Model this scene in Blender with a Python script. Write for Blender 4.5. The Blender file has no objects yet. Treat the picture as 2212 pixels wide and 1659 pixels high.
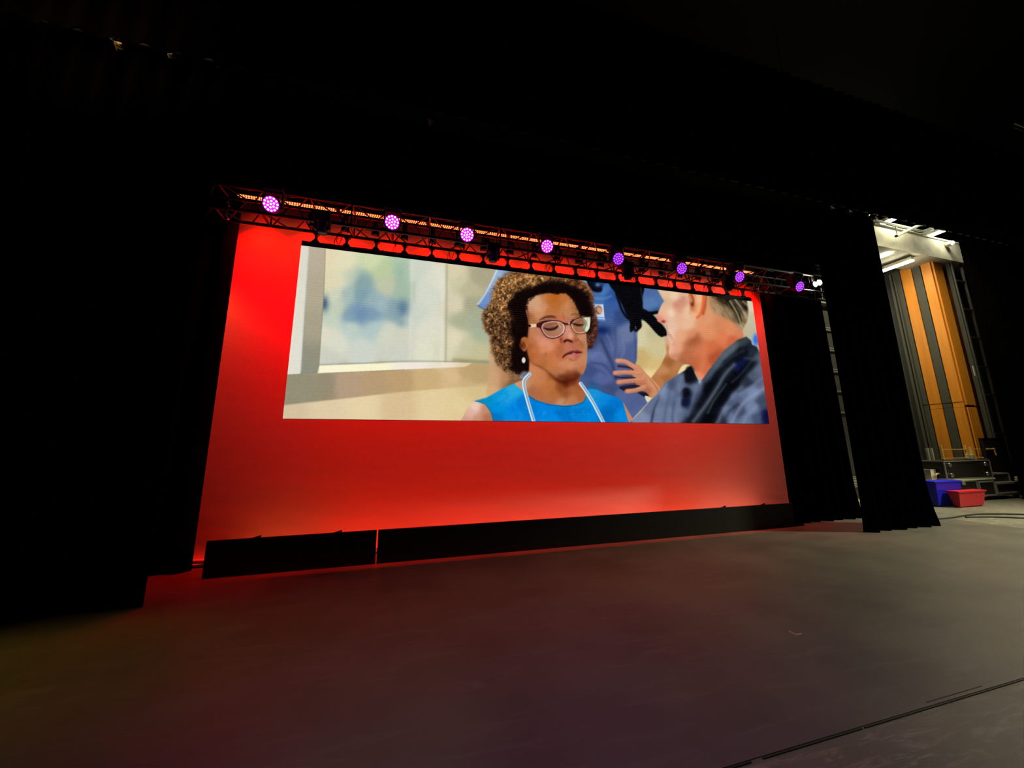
import bpy, bmesh, math, random
import numpy as np
from mathutils import Vector, Matrix
random.seed(7)
SC = bpy.context.scene; COL = SC.collection
W, H = 2212, 1659
FPX, YAW, PIT, ROL, HC = 758.295, 0.2642731, 0.1788992, -0.0091684, 1.6
# ---- camera ----------------------------------------------------------------
def basis():
    cy, sy, cp, sp = math.cos(YAW), math.sin(YAW), math.cos(PIT), math.sin(PIT)
    f = Vector((sy * cp, cy * cp, sp)); r = Vector((cy, -sy, 0)); u = r.cross(f)
    c, s = math.cos(ROL), math.sin(ROL)
    return c * r + s * u, -s * r + c * u, f
R_, U_, F_ = basis()
cam = bpy.data.objects.new('camera', bpy.data.cameras.new('camera')); COL.objects.link(cam)
cam.matrix_world = Matrix(((R_.x, U_.x, -F_.x, 0), (R_.y, U_.y, -F_.y, 0), (R_.z, U_.z, -F_.z, HC), (0, 0, 0, 1)))
cam.data.sensor_fit = 'HORIZONTAL'; cam.data.sensor_width = 36; cam.data.lens = FPX / W * 36
cam.data.clip_start = .02; cam.data.clip_end = 200
SC.camera = cam
def ray(x, y): return R_ * ((x - W / 2) / FPX) - U_ * ((y - H / 2) / FPX) + F_
def at_y(x, y, Y):
    d = ray(x, y); t = Y / d.y; return Vector((d.x * t, Y, HC + d.z * t))
def at_x(x, y, X):
    d = ray(x, y); t = X / d.x; return Vector((X, d.y * t, HC + d.z * t))
def at_z(x, y, Z):
    d = ray(x, y); t = (Z - HC) / d.z; return Vector((d.x * t, d.y * t, Z))
# ---- materials -------------------------------------------------------------
def lin(c): return tuple(((v / 255) / 12.92 if v / 255 <= .04045 else ((v / 255 + .055) / 1.055) ** 2.4) for v in c)
def mat(name, col, rough=.6, metal=0., emit=None, es=0., spec=.5, noise=0., nscale=8., bump=0., stretch=(1, 1, 1), sheen=0., rnoise=0.):
    m = bpy.data.materials.new(name); m.use_nodes = True; nt = m.node_tree; b = nt.nodes['Principled BSDF']
    b.inputs['Base Color'].default_value = (*col, 1); b.inputs['Roughness'].default_value = rough; b.inputs['Metallic'].default_value = metal
    b.inputs['Specular IOR Level'].default_value = spec
    if sheen: b.inputs['Sheen Weight'].default_value = sheen
    if emit: b.inputs['Emission Color'].default_value = (*emit, 1); b.inputs['Emission Strength'].default_value = es
    if noise or bump or rnoise:
        tc = nt.nodes.new('ShaderNodeTexCoord'); mp = nt.nodes.new('ShaderNodeMapping'); nz = nt.nodes.new('ShaderNodeTexNoise')
        mp.inputs['Scale'].default_value = stretch; nz.inputs['Scale'].default_value = nscale; nz.inputs['Detail'].default_value = 8
        nt.links.new(tc.outputs['Object'], mp.inputs[0]); nt.links.new(mp.outputs[0], nz.inputs['Vector'])
        if noise:
            cr = nt.nodes.new('ShaderNodeValToRGB'); cr.color_ramp.elements[0].position = .3; cr.color_ramp.elements[1].position = .7
            cr.color_ramp.elements[0].color = (*[v * (1 - noise) for v in col], 1); cr.color_ramp.elements[1].color = (*[min(1, v * (1 + noise)) for v in col], 1)
            nt.links.new(nz.outputs['Fac'], cr.inputs[0]); nt.links.new(cr.outputs[0], b.inputs['Base Color'])
        if rnoise:
            mr = nt.nodes.new('ShaderNodeMapRange'); mr.inputs['To Min'].default_value = rough - rnoise; mr.inputs['To Max'].default_value = rough + rnoise
            mr.inputs['From Min'].default_value = .3; mr.inputs['From Max'].default_value = .7
            nt.links.new(nz.outputs['Fac'], mr.inputs[0]); nt.links.new(mr.outputs[0], b.inputs['Roughness'])
        if bump:
            bp = nt.nodes.new('ShaderNodeBump'); bp.inputs['Strength'].default_value = bump; bp.inputs['Distance'].default_value = .01
            nt.links.new(nz.outputs['Fac'], bp.inputs['Height']); nt.links.new(bp.outputs[0], b.inputs['Normal'])
    return m
M = dict(
    velvet=mat('black_velvet', (.0018, .0014, .0016), 1., spec=.0, noise=.3, nscale=30, bump=.3, sheen=.0),
    serge=mat('black_serge', (.0022, .0016, .0022), 1., spec=.0, noise=.3, nscale=40, bump=.3),
    black=mat('black_paint', (.010, .010, .011), .6, spec=.3, noise=.3, nscale=20, bump=.1),
    truss=mat('black_powder_coat', (.012, .012, .012), .42, .25, spec=.5, noise=.2, nscale=30, bump=.05),
    rubber=mat('black_rubber', (.012, .012, .012), .5, noise=.2, nscale=20),
    cyc=mat('white_cyc_cloth', (.80, .79, .77), .9, spec=.1, noise=.02, nscale=3, bump=.25, stretch=(.5, 1, 2.5)),
    steel=mat('bare_steel', (.55, .55, .53), .32, .9, noise=.1, nscale=30),
    dsteel=mat('dark_steel', (.14, .135, .12), .5, .5, noise=.15, nscale=20),
    alu=mat('aluminium_edge', (.42, .42, .40), .45, .6, noise=.1, nscale=30),
    brass=mat('warm_metal', (.75, .60, .38), .3, .9, noise=.1, nscale=30),
    concrete=mat('painted_concrete', (.62, .60, .48), .85, noise=.16, nscale=3.5, bump=.5),
    wood=mat('orange_wood_panel', (.72, .245, .012), .55, noise=.12, nscale=10, bump=.05, stretch=(1, 1, .08)),
    grey=mat('grey_wall_panel', (.062, .060, .044), .7, noise=.08, nscale=6, bump=.05),
    dgrey=mat('dark_grey_wall', (.045, .045, .038), .8, noise=.2, nscale=4, bump=.1),
    conduit=mat('painted_conduit', (.62, .64, .55), .5, noise=.05, nscale=10),
    ply=mat('black_plywood_laminate', (.011, .008, .006), .5, noise=.3, nscale=20, bump=.05),
    blue=mat('blue_plastic', (.004, .008, .55), .45, noise=.1, nscale=10),
    red=mat('red_plastic', (.50, .006, .02), .4, noise=.1, nscale=10),
    rail=mat('yellow_steel_rail', (.95, .55, .14), .45, noise=.1, nscale=20),
    cream=mat('cream_laminate', (.62, .58, .44), .6, noise=.05, nscale=10),
    yellow=mat('yellow_paint', (.65, .50, .06), .6, noise=.1, nscale=20),
    tape=mat('pink_tape', (.75, .30, .24), .6, noise=.05, nscale=40),
    seam=mat('dark_seam', (.006, .005, .004), .8, noise=.3, nscale=30),
    tube=mat('lit_fluorescent_tube', (.9, .9, .85), .4, emit=(1.0, .96, .72), es=70.),
    lamp_white=mat('lit_white_lens', (.9, .9, .85), .4, emit=(1.0, .98, .80), es=14.),
    lens_hot=mat('lit_magenta_lens', (.9, .7, .9), .3, emit=(1.0, .62, 1.0), es=4.),
    lens_mid=mat('lit_violet_lens', (.9, .7, .9), .3, emit=(.85, .36, 1.0), es=2.6),
    lens_dim=mat('lit_purple_lens', (.9, .7, .9), .3, emit=(.58, .13, 1.0), es=1.25),
    plate_hot=mat('lit_magenta_face', (.3, .02, .3), .4, emit=(.42, .004, .60), es=1.),
    plate_dim=mat('lit_purple_face', (.2, .02, .3), .4, emit=(.22, .006, .62), es=1.),
    red_led=mat('lit_red_led', (.9, .3, .1), .3, emit=(1.0, .24, .07), es=2.7),
    batten=mat('batten_housing', (.05, .045, .045), .5, .3, noise=.1, nscale=20),
)
# ---- mesh builder ----------------------------------------------------------
class MB:
    def __init__(s): s.b = bmesh.new()
    def box(s, x0, x1, y0, y1, z0, z1, bev=0., rot=None, piv=None):
        n = bmesh.new(); r = bmesh.ops.create_cube(n, size=1)
        for v in n.verts: v.co = Vector(((x0 + x1) / 2 + v.co.x * (x1 - x0), (y0 + y1) / 2 + v.co.y * (y1 - y0), (z0 + z1) / 2 + v.co.z * (z1 - z0)))
        if bev: bmesh.ops.bevel(n, geom=n.edges[:], offset=bev, segments=2, affect='EDGES', profile=.6)
        if rot is not None:
            p = Vector(piv) if piv is not None else Vector(((x0 + x1) / 2, (y0 + y1) / 2, (z0 + z1) / 2))
            for v in n.verts: v.co = rot @ (v.co - p) + p
        s._add(n); return s
    def _add(s, n):
        me = bpy.data.meshes.new('t'); n.to_mesh(me); n.free(); s.b.from_mesh(me); bpy.data.meshes.remove(me)
    def tube(s, a, b, r, seg=10, r2=None):
        a = Vector(a); b = Vector(b); d = b - a
        if d.length < 1e-6: return s
        n = bmesh.new(); bmesh.ops.create_cone(n, cap_ends=True, segments=seg, radius1=r, radius2=r if r2 is None else r2, depth=d.length)
        q = d.to_track_quat('Z', 'Y').to_matrix().to_4x4(); q.translation = (a + b) / 2
        bmesh.ops.transform(n, matrix=q, verts=n.verts); s._add(n); return s
    def path(s, pts, r, seg=8):
        pts = [Vector(p) for p in pts]; rings = []
        for i, p in enumerate(pts):
            t = (pts[min(i + 1, len(pts) - 1)] - pts[max(i - 1, 0)]).normalized()
            up = Vector((0, 0, 1)) if abs(t.z) < .9 else Vector((1, 0, 0)); a = t.cross(up).normalized(); c = a.cross(t)
            rings.append([s.b.verts.new(p + a * math.cos(k * 2 * math.pi / seg) * r + c * math.sin(k * 2 * math.pi / seg) * r) for k in range(seg)])
        for u, v in zip(rings, rings[1:]):
            for k in range(seg): s.b.faces.new((u[k], u[(k + 1) % seg], v[(k + 1) % seg], v[k]))
        s.b.faces.new(rings[0][::-1]); s.b.faces.new(rings[-1]); return s
    def lathe(s, prof, seg=24, mtx=None):
        rings = []
        for r, z in prof:
            rings.append([s.b.verts.new((mtx or Matrix()) @ Vector((max(r, 1e-4) * math.cos(k * 2 * math.pi / seg), max(r, 1e-4) * math.sin(k * 2 * math.pi / seg), z))) for k in range(seg)])
        for u, v in zip(rings, rings[1:]):
            for k in range(seg): s.b.faces.new((u[k], u[(k + 1) % seg], v[(k + 1) % seg], v[k]))
        s.b.faces.new(rings[0][::-1]); s.b.faces.new(rings[-1]); return s
    def prism(s, pts, y0, y1):
        """outline in x,z extruded in y"""
        a = [s.b.verts.new((x, y0, z)) for x, z in pts]; b = [s.b.verts.new((x, y1, z)) for x, z in pts]
        s.b.faces.new(a); s.b.faces.new(b[::-1]); n = len(pts)
        for k in range(n): s.b.faces.new((a[k], b[k], b[(k + 1) % n], a[(k + 1) % n]))
        return s
    def build(s, name, m, parent=None, smooth=False):
        bmesh.ops.recalc_face_normals(s.b, faces=s.b.faces[:])
        me = bpy.data.meshes.new(name); s.b.to_mesh(me); s.b.free(); me.materials.append(m)
        if smooth:
            for p in me.polygons: p.use_smooth = True
            me.set_sharp_from_angle(angle=math.radians(40))
        o = bpy.data.objects.new(name, me); COL.objects.link(o)
        if parent is not None:
            o.parent = parent; o.matrix_parent_inverse = Matrix.Translation(parent.location).inverted()
        return o
def tag(o, label=None, cat=None, group=None, kind=None):
    if label: o['label'] = label
    if cat: o['category'] = cat
    if group: o['group'] = group
    if kind: o['kind'] = kind
    return o
def thing(name, loc, label, cat, group=None):
    o = bpy.data.objects.new(name, None); COL.objects.link(o); o.location = loc; o.empty_display_size = .1
    return tag(o, label, cat, group)
def copy_tree(o, parent=None):
    c = o.copy(); COL.objects.link(c)
    if parent is not None: c.parent = parent
    for ch in o.children: copy_tree(ch, c)
    return c
def moved(root, loc, label=None, group=None):
    c = copy_tree(root); c.location = loc
    if label: c['label'] = label
    return c
RED_A, RED_B, RED_C, AMB_E, WING_E, WING2_E, WING3_E, BACK_E, CL_E = 12, 450, 6.5, 420, 9500, 1000, 215, 60, 1500
# ---- picture shown on the LED screen, drawn as shapes -------------------------
CX0, CY0, CW, CH, CS = 600.0, 500.0, 1080, 430, 2.0
PH, PW = int(CH * CS), int(CW * CS)
CAN = np.zeros((PH, PW, 3))
def zm(x0, y0, s):
    return lambda *p: [(x0 + a / s, y0 + b / s) for a, b in p]
zA = zm(600, 500, 3.8575); zB = zm(980, 570, 4.608); zC = zm(1240, 590, 4.809); zD = zm(1110, 620, 7.9)
def smooth_pts(p, n=6, closed=True):
    q = []; m = len(p)
    for i in range(m if closed else m - 1):
        g = (lambda k: p[k % m]) if closed else (lambda k: p[min(max(k, 0), m - 1)])
        a, b, c, d = g(i - 1), g(i), g(i + 1), g(i + 2)
        for j in range(n):
            t = j / n
            q.append(tuple(.5 * (2 * b[k] + (c[k] - a[k]) * t + (2 * a[k] - 5 * b[k] + 4 * c[k] - d[k]) * t * t
                                 + (3 * b[k] - a[k] - 3 * c[k] + d[k]) * t ** 3) for k in (0, 1)))
    if not closed: q.append(p[-1])
    return q
def box1(a, r, ax):
    if r < 1: return a
    pad = [(0, 0), (0, 0)]; pad[ax] = (r + 1, r)
    c = np.cumsum(np.pad(a, pad, mode='edge'), axis=ax)
    n = a.shape[ax]; w = 2 * r + 1
    return (np.take(c, range(w, w + n), ax) - np.take(c, range(0, n), ax)) / w
def blur(m, s):
    r = max(1, int(round(s * CS * .98)))
    for _ in range(2 if s < 1 else 3):
        m = box1(box1(m, r, 0), r, 1)
    return m
def mask(pts, soft=.5, sm=True):
    if sm: pts = smooth_pts(pts)
    P_ = np.array([((x - CX0) * CS, (y - CY0) * CS) for x, y in pts])
    M = np.zeros((PH, PW)); Q = np.roll(P_, -1, 0)
    y0 = max(0, int(P_[:, 1].min())); y1 = min(PH, int(P_[:, 1].max()) + 2)
    for r in range(y0, y1):
        yc = r + .5
        k = (P_[:, 1] <= yc) != (Q[:, 1] <= yc)
        if not k.any(): continue
        a, b = P_[k], Q[k]
        xs = np.sort(a[:, 0] + (yc - a[:, 1]) / (b[:, 1] - a[:, 1]) * (b[:, 0] - a[:, 0]))
        for u, v in zip(xs[::2], xs[1::2]):
            M[r, max(0, int(round(u))):max(0, int(round(v)))] = 1
    return blur(M, soft)
def lay(M, col, al=1.0):
    w = (M * al)[..., None]
    CAN[:] = CAN * (1 - w) + (np.array(col) / 255. if isinstance(col, tuple) else col) * w
GY, GX = np.mgrid[0:PH, 0:PW]; GX = GX / CS + CX0; GY = GY / CS + CY0
def field(samples, s=14.0):
    """smooth interpolation between colour samples [(x, y, (r,g,b)), ...]"""
    st = 4; gx = GX[::st, ::st]; gy = GY[::st, ::st]
    num = np.zeros(gx.shape + (3,)); den = np.zeros(gx.shape)
    for x, y, c in samples:
        d2 = (gx - x) ** 2 + (gy - y) ** 2
        w = np.exp(-np.sqrt(d2) / s * 1.3) / (d2 + s * s * .15)
        num += w[..., None] * np.array(c) / 255.; den += w
    f = num / den[..., None]
    rr = max(1, int(s * .3 * CS / st))
    for _ in (0, 1):
        for k in range(3): f[..., k] = box1(box1(f[..., k], rr, 0), rr, 1)
    f = np.repeat(np.repeat(f, st, 0), st, 1)[:PH, :PW]
    for k in range(3): f[..., k] = box1(box1(f[..., k], 3, 0), 3, 1)
    return f
def fz(z, *s): return [(*z((a, b))[0], c) for a, b, c in s]
def poly(pts, col, soft=.5, al=1., clip=None, sm=True):
    M = mask(pts, soft, sm)
    if clip is not None: M = M * clip
    lay(M, col, al)
    return M
def stroke(pts, w, col, soft=.5, al=1., clip=None, taper=False):
    """w = full width in photo px"""
    p = smooth_pts(pts, 5, False)
    X = [a for a, b in p]; Y = [b for a, b in p]; pad = w + soft * 4 + 1
    c0 = max(0, int((min(X) - pad - CX0) * CS)); c1 = min(PW, int((max(X) + pad - CX0) * CS) + 1)
    r0 = max(0, int((min(Y) - pad - CY0) * CS)); r1 = min(PH, int((max(Y) + pad - CY0) * CS) + 1)
    if c1 <= c0 or r1 <= r0: return
    gx = GX[r0:r1, c0:c1]; gy = GY[r0:r1, c0:c1]; D = np.full(gx.shape, 1e9); n = len(p) - 1
    for i in range(n):
        (ax, ay), (bx, by) = p[i], p[i + 1]
        dx, dy = bx - ax, by - ay
        t = np.clip(((gx - ax) * dx + (gy - ay) * dy) / (dx * dx + dy * dy + 1e-9), 0, 1)
        d = np.hypot(gx - ax - t * dx, gy - ay - t * dy)
        if taper: d = d + w * .5 * abs((i + .5) / n * 2 - 1) ** 2 * .8
        D = np.minimum(D, d)
    M = al / (1 + np.exp(np.clip((D - w / 2) / max(soft * .45, .16), -30, 30)))
    if clip is not None: M = M * clip[r0:r1, c0:c1]
    w_ = M[..., None]
    CAN[r0:r1, c0:c1] = CAN[r0:r1, c0:c1] * (1 - w_) + np.array(col) / 255. * w_
def blob(x, y, rx, ry, col, al=1., clip=None, rot=0., p=1.):
    c, s = math.cos(rot), math.sin(rot)
    u = ((GX - x) * c + (GY - y) * s) / rx; v = (-(GX - x) * s + (GY - y) * c) / ry
    M = np.exp(-(u * u + v * v) ** p)
    if clip is not None: M = M * clip
    lay(M, col, al)
def zs(z, *p): return z(*p)
rs = np.random.RandomState(4)
def noise(sc, seed=1):
    r = np.random.RandomState(seed)
    n = r.rand(int(PH / sc / CS) + 3, int(PW / sc / CS) + 3)
    yy = np.arange(PH) / (sc * CS); xx = np.arange(PW) / (sc * CS)
    yi = yy.astype(int); xi = xx.astype(int)
    fy = (yy - yi)[:, None]; fx = (xx - xi)[None]; fy = fy * fy * (3 - 2 * fy); fx = fx * fx * (3 - 2 * fx)
    a = n[yi][:, xi]; b = n[yi][:, xi + 1]; c = n[yi + 1][:, xi]; d = n[yi + 1][:, xi + 1]
    return (a * (1 - fx) + b * fx) * (1 - fy) + (c * (1 - fx) + d * fx) * fy

# room behind
CAN[:] = field(fz(zA, (420,200,(228,215,180)),(550,250,(226,220,186)),(620,380,(196,206,180)),(500,420,(222,215,182)),(430,440,(222,214,180)),
  (780,230,(206,216,172)),(880,320,(186,202,158)),(1030,300,(172,196,170)),(690,430,(138,167,165)),(700,520,(126,160,170)),
  (570,520,(168,188,182)),(480,520,(205,210,186)),(680,680,(120,150,176)),(600,700,(138,165,178)),(780,690,(132,160,180)),(780,560,(150,176,180)),
  (850,600,(158,182,186)),(900,450,(192,197,168)),(1020,480,(164,188,165)),(960,640,(140,166,172)),(480,640,(196,205,182)),(450,740,(196,208,190)),
  (600,800,(188,205,196)),(800,800,(178,198,196)),(900,850,(208,212,192)),(480,900,(216,218,200)),(700,1000,(206,211,200)),(1000,900,(208,208,190)),
  (1000,1000,(205,207,192)),(400,1050,(205,206,190)),(420,850,(220,216,196)),
  (1150,300,(206,212,196)),(1250,500,(212,216,200)),(1250,800,(220,218,200)),(1150,700,(205,212,198)),(1250,1000,(222,222,200)),(1330,400,(220,220,200)),
  (1480,350,(216,206,172)),(1500,600,(215,206,176)),(1480,900,(222,214,182)),(1330,1000,(216,214,186)),
  (400,1250,(150,140,115)),(200,1300,(148,142,118)),(550,1250,(180,155,128)),(800,1250,(182,155,118)),(1000,1230,(188,158,114)),(1250,1220,(204,174,125)),(1480,1200,(215,185,140)))
  + fz(zB, (50,150,(203,197,164)),(150,250,(188,182,148)),(250,120,(172,165,135)),(150,400,(166,166,136)),(100,550,(172,176,146)),(250,550,(165,172,148)),
  (280,700,(168,178,152)),(100,800,(200,196,162)),(250,850,(195,190,150)),(100,1080,(192,163,114)),(250,1080,(188,160,112)),(100,1230,(204,178,128)),(250,1300,(210,186,134)),(100,1420,(225,205,150))), 11.)
lowwall = poly(zA((40,1450),(200,1430),(600,1388),(1000,1340),(1543,1296),(1900,1290),(1900,1800),(30,1800)), field(fz(zA,(100,1500,(212,192,158)),(400,1500,(222,202,165)),(700,1450,(228,208,166)),(1000,1460,(216,190,146)),(1300,1450,(226,204,158)),(1543,1500,(226,202,154)))
  + fz(zB, (200,1300,(214,190,138)),(100,1430,(226,206,152)),(50,1540,(224,198,150))), 20), 1.0, sm=False)
stroke(zA((1082,225),(1080,500),(1076,800)), 3, (165,188,172), 3, .55)
stroke(zA((1408,275),(1404,600),(1398,1085)), 4.5, (165,158,130), 2.5, .7)
stroke(zA((1375,275),(1372,600),(1365,1085)), 6, (230,228,212), 5, .6)
stroke(zA((1120,250),(1110,600),(1100,1085)), 4, (222,222,210), 4, .6)
blob(*zA((388,600))[0], 9, 17, (62,96,122), .95); blob(*zA((1045,640))[0], 14, 19, (84,118,146), .8); blob(*zA((1030,760))[0], 11, 10, (128,158,168), .7)
blob(*zA((1020,350))[0], 13, 20, (150,176,160), .6); blob(*zA((690,400))[0], 18, 20, (130,160,166), .45); blob(*zA((700,690))[0], 30, 15, (104,138,170), .5)
stroke(zA((350,1108),(700,1096),(1050,1080),(1543,1085),(1820,1098)), 2.2, (140,156,142), 1.2, .8)
stroke(zB((0,955),(180,965),(360,975)), 3.5, (132,136,106), 3, .75)
poly(zA((348,1118),(700,1106),(1050,1092),(1500,1092),(1620,1098),(1560,1128),(1400,1135),(1050,1150),(700,1165),(330,1182),(328,1170)), field(fz(zA,(380,1140,(250,243,212)),(800,1125,(250,244,206)),(1100,1120,(240,230,218)),(1400,1110,(236,224,204)),(1560,1110,(222,205,170))),20), .6, sm=False)
stroke(zA((335,1183),(700,1168),(1050,1152)), 1.4, (150,140,108), 1, .6)
poly(zA((262,90),(400,110),(398,140),(385,500),(345,1100),(328,1182),(190,1186),(218,720),(240,400)), field(fz(zA,(330,180,(186,174,152)),(310,500,(178,168,144)),(290,800,(168,160,136)),(265,1050,(146,144,124)),(230,1150,(140,142,126))),25), .6, sm=False)
stroke(zA((396,140),(383,500),(343,1100),(330,1170)), 1.2, (130,112,80), .8, .7)
poly(zA((150,60),(262,90),(240,400),(218,720),(188,1186),(60,1192),(20,1190)), field(fz(zA,(200,200,(222,217,200)),(160,600,(224,220,204)),(120,1000,(224,222,208))),25), .6, sm=False)
stroke(zA((258,130),(236,420),(214,740),(190,1170)), 2, (188,204,204), 1.5, .8)
# member of staff in blue behind
poly(zB((350,820),(380,660),(500,680),(600,1050),(660,1180),(600,1230),(340,1330),(345,1150),(352,980)), field(fz(zB,(380,900,(202,168,128)),(450,900,(186,140,104)),(400,1150,(204,160,118)),(520,1150,(186,132,94)),(370,1280,(212,170,122)),(560,1180,(120,90,60))),10), 1.6)
poly(zB((425,30),(700,60),(560,260),(400,470),(330,455),(262,435),(232,405),(262,370),(380,170)), field(fz(zB,(450,110,(150,178,214)),(540,110,(112,150,205)),(400,220,(140,168,212)),(450,280,(108,142,198)),(330,360,(112,146,200)),(370,420,(92,126,182))),8), .8, sm=False)
stroke(zB((430,60),(380,170),(300,320),(236,405)), 3, (220,228,230), 1.5, .85)
stroke(zB((236,412),(290,445),(330,452)), 2, (70,86,110), 1.2, .8)
SCR = poly(zC((-160,0),(0,40),(900,130),(1000,170),(960,340),(880,410),(760,410),(668,600),(658,900),(640,945),(800,1100),(770,1340),(600,1520),(500,1600),(-160,1600)),
 field(fz(zC,(60,90,(130,160,205)),(300,170,(72,118,180)),(230,250,(66,108,170)),(380,230,(40,80,150)),(400,350,(58,92,155)),(330,500,(72,98,148)),(380,420,(62,92,150)),(450,430,(50,72,124)),
 (450,700,(92,108,152)),(540,640,(104,118,158)),(620,780,(78,94,142)),(300,780,(84,100,148)),(360,680,(70,88,136)),(200,880,(92,108,158)),(150,1010,(62,80,128)),(400,1000,(86,98,150)),
 (280,1100,(84,98,152)),(350,1220,(62,78,120)),(500,1290,(84,98,146)),(640,1360,(80,94,140)),(690,1440,(84,104,152)),(100,1120,(70,88,138)),(780,190,(72,104,158)),(800,300,(84,120,172)),
 (850,430,(50,78,128)),(900,250,(80,112,164)),(520,950,(80,90,138)),(600,1100,(60,70,112)),(180,700,(60,70,110)),(200,1200,(40,90,140))),7), .7, sm=False)
blob(*zC((285,592))[0], 20, 11, (16,34,92), .95, SCR)
for a, w, c, al in ((((280,690),(340,820),(400,960),(430,1090)),6,(34,44,82),.8),(((420,560),(432,700),(425,860)),4,(58,72,116),.7),
  (((180,930),(300,950),(390,1040)),5,(48,60,104),.7),(((120,1040),(260,1010),(330,1060)),4,(58,72,116),.5),(((500,700),(520,800),(480,900)),3,(120,132,172),.5),(((180,860),(260,830),(330,900)),4,(112,124,176),.5),
  (((160,1130),(300,1180),(440,1200)),5,(60,72,112),.5),(((340,640),(380,720),(400,800)),3,(110,122,160),.5),(((200,260),(300,265),(380,240)),4,(110,150,200),.6),(((620,600),(640,760),(630,880)),3,(56,72,116),.6)):
    stroke(zC(*a), w, c, w*.8, al, SCR)
poly(zC((660,590),(690,480),(770,520),(860,630),(940,655),(985,760),(965,900),(800,1095),(640,945),(655,900)), field(fz(zC,(720,540,(208,196,156)),(700,650,(212,202,162)),(800,620,(196,186,146)),(850,780,(206,192,146)),(700,900,(200,172,112)),(800,950,(212,184,122)),(790,1050,(234,208,148))),9), 1.0, sm=False)
poly(zC((132,60),(210,50),(330,90),(300,130),(286,190),(225,198),(160,160)), (8,9,22), 1.1)
blob(*zC((246,120))[0], 5, 4, (130,168,210), .8)
blob(*zC((320,105))[0], 16, 8, (48,92,160), .8)
BR = poly(zC((375,90),(705,120),(712,250),(722,385),(790,400),(870,392),(880,420),(820,440),(900,520),(965,600),(972,645),(900,658),(850,620),(760,520),(690,470),(705,540),(690,575),(660,592),(640,545),(612,602),(580,570),(592,490),(545,430),(500,330),(430,210)), (8,8,12), .8)
for q in (((560,150),(600,400),(590,600)),((620,160),(650,420),(655,592)),((680,200),(690,420),(680,560)),((470,200),(560,430),(605,560)),((440,220),(500,390),(560,470)),((720,380),(800,480),(880,600),(910,650)),((740,390),(850,480),(960,620)),((640,500),(620,560),(640,600))):
    stroke(zC(*q), 5, (9,9,13), 1.4, .95)
stroke(zC((690,150),(705,260)), 1.4, (70,70,80), 1, .6)
poly(zC((165,308),(300,312),(302,330),(165,328)), (70,122,190), .7, .8)
poly(zC((165,322),(304,326),(320,496),(215,478),(195,440)), (208,214,226), .7, sm=False)
poly(zC((208,448),(316,460),(322,502),(215,486)), (74,128,204), .7, .8, sm=False); stroke(zC((215,462),(318,474)), 1.6, (224,230,240), .6, .8)
blob(*zC((252,382))[0], 8, 10, (88,74,64), .95, p=3); blob(*zC((262,384))[0], 5, 8, (228,150,108), .95, p=3, rot=-.5)
# far arm and hand
poly(zC((935,650),(992,720),(1015,880),(1215,945),(1110,1040),(965,1130),(900,1215),(860,1160),(800,1092),(900,960),(962,830)), field(fz(zC,(955,690,(214,168,128)),(985,800,(196,132,84)),(990,930,(160,96,52)),(1060,960,(184,122,76)),(930,1010,(196,136,88)),(880,1120,(184,120,74)),(950,1080,(166,104,58))),8), .8, sm=False)
poly(zC((1125,962),(1215,948),(1165,1030),(1080,1056)), (236,216,162), .8)
poly(zC((560,940),(680,955),(760,1055),(890,1180),(885,1225),(830,1295),(785,1290),(735,1230),(660,1200),(620,1090)), field(fz(zC,(640,990,(206,140,104)),(720,1060,(208,142,104)),(800,1150,(212,146,108)),(840,1240,(206,138,100)),(700,1160,(186,112,78)),(760,1210,(176,104,72))),7), .8, sm=False)
stroke(zC((460,965),(560,975),(610,1000)), 4.5, (46,30,36), 1, .9); stroke(zC((430,1080),(540,1085),(630,1085)), 3.5, (40,28,40), 1, .85)
poly(zC((470,1180),(640,1160),(690,1185),(560,1215),(520,1225)), (34,26,40), .8); poly(zC((660,1238),(745,1240),(785,1295),(740,1290),(690,1262)), (26,20,28), .8)
for q, c in ((((448,910),(540,922),(640,985)),(204,136,102)),(((422,1036),(540,1030),(690,1045)),(202,130,98)),(((458,1132),(600,1118),(720,1110)),(198,124,92)),(((548,1226),(640,1215),(735,1180)),(198,130,96))):
    stroke(zC(*q), 9.2, c, 1.6); stroke(zC(*[(a, b - 12) for a, b in q]), 2.4, (224,160,124), 1.6, .7)
    x, y = q[0]; blob(*zC((x + 12, y))[0], 4, 2.5, (226,150,136), .6)
poly(zC((735,1275),(800,1298),(765,1345)), (222,212,178), .7)
stroke(zC((790,1100),(850,1180),(880,1240)), 1.6, (140,84,54), 1, .7)
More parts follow.
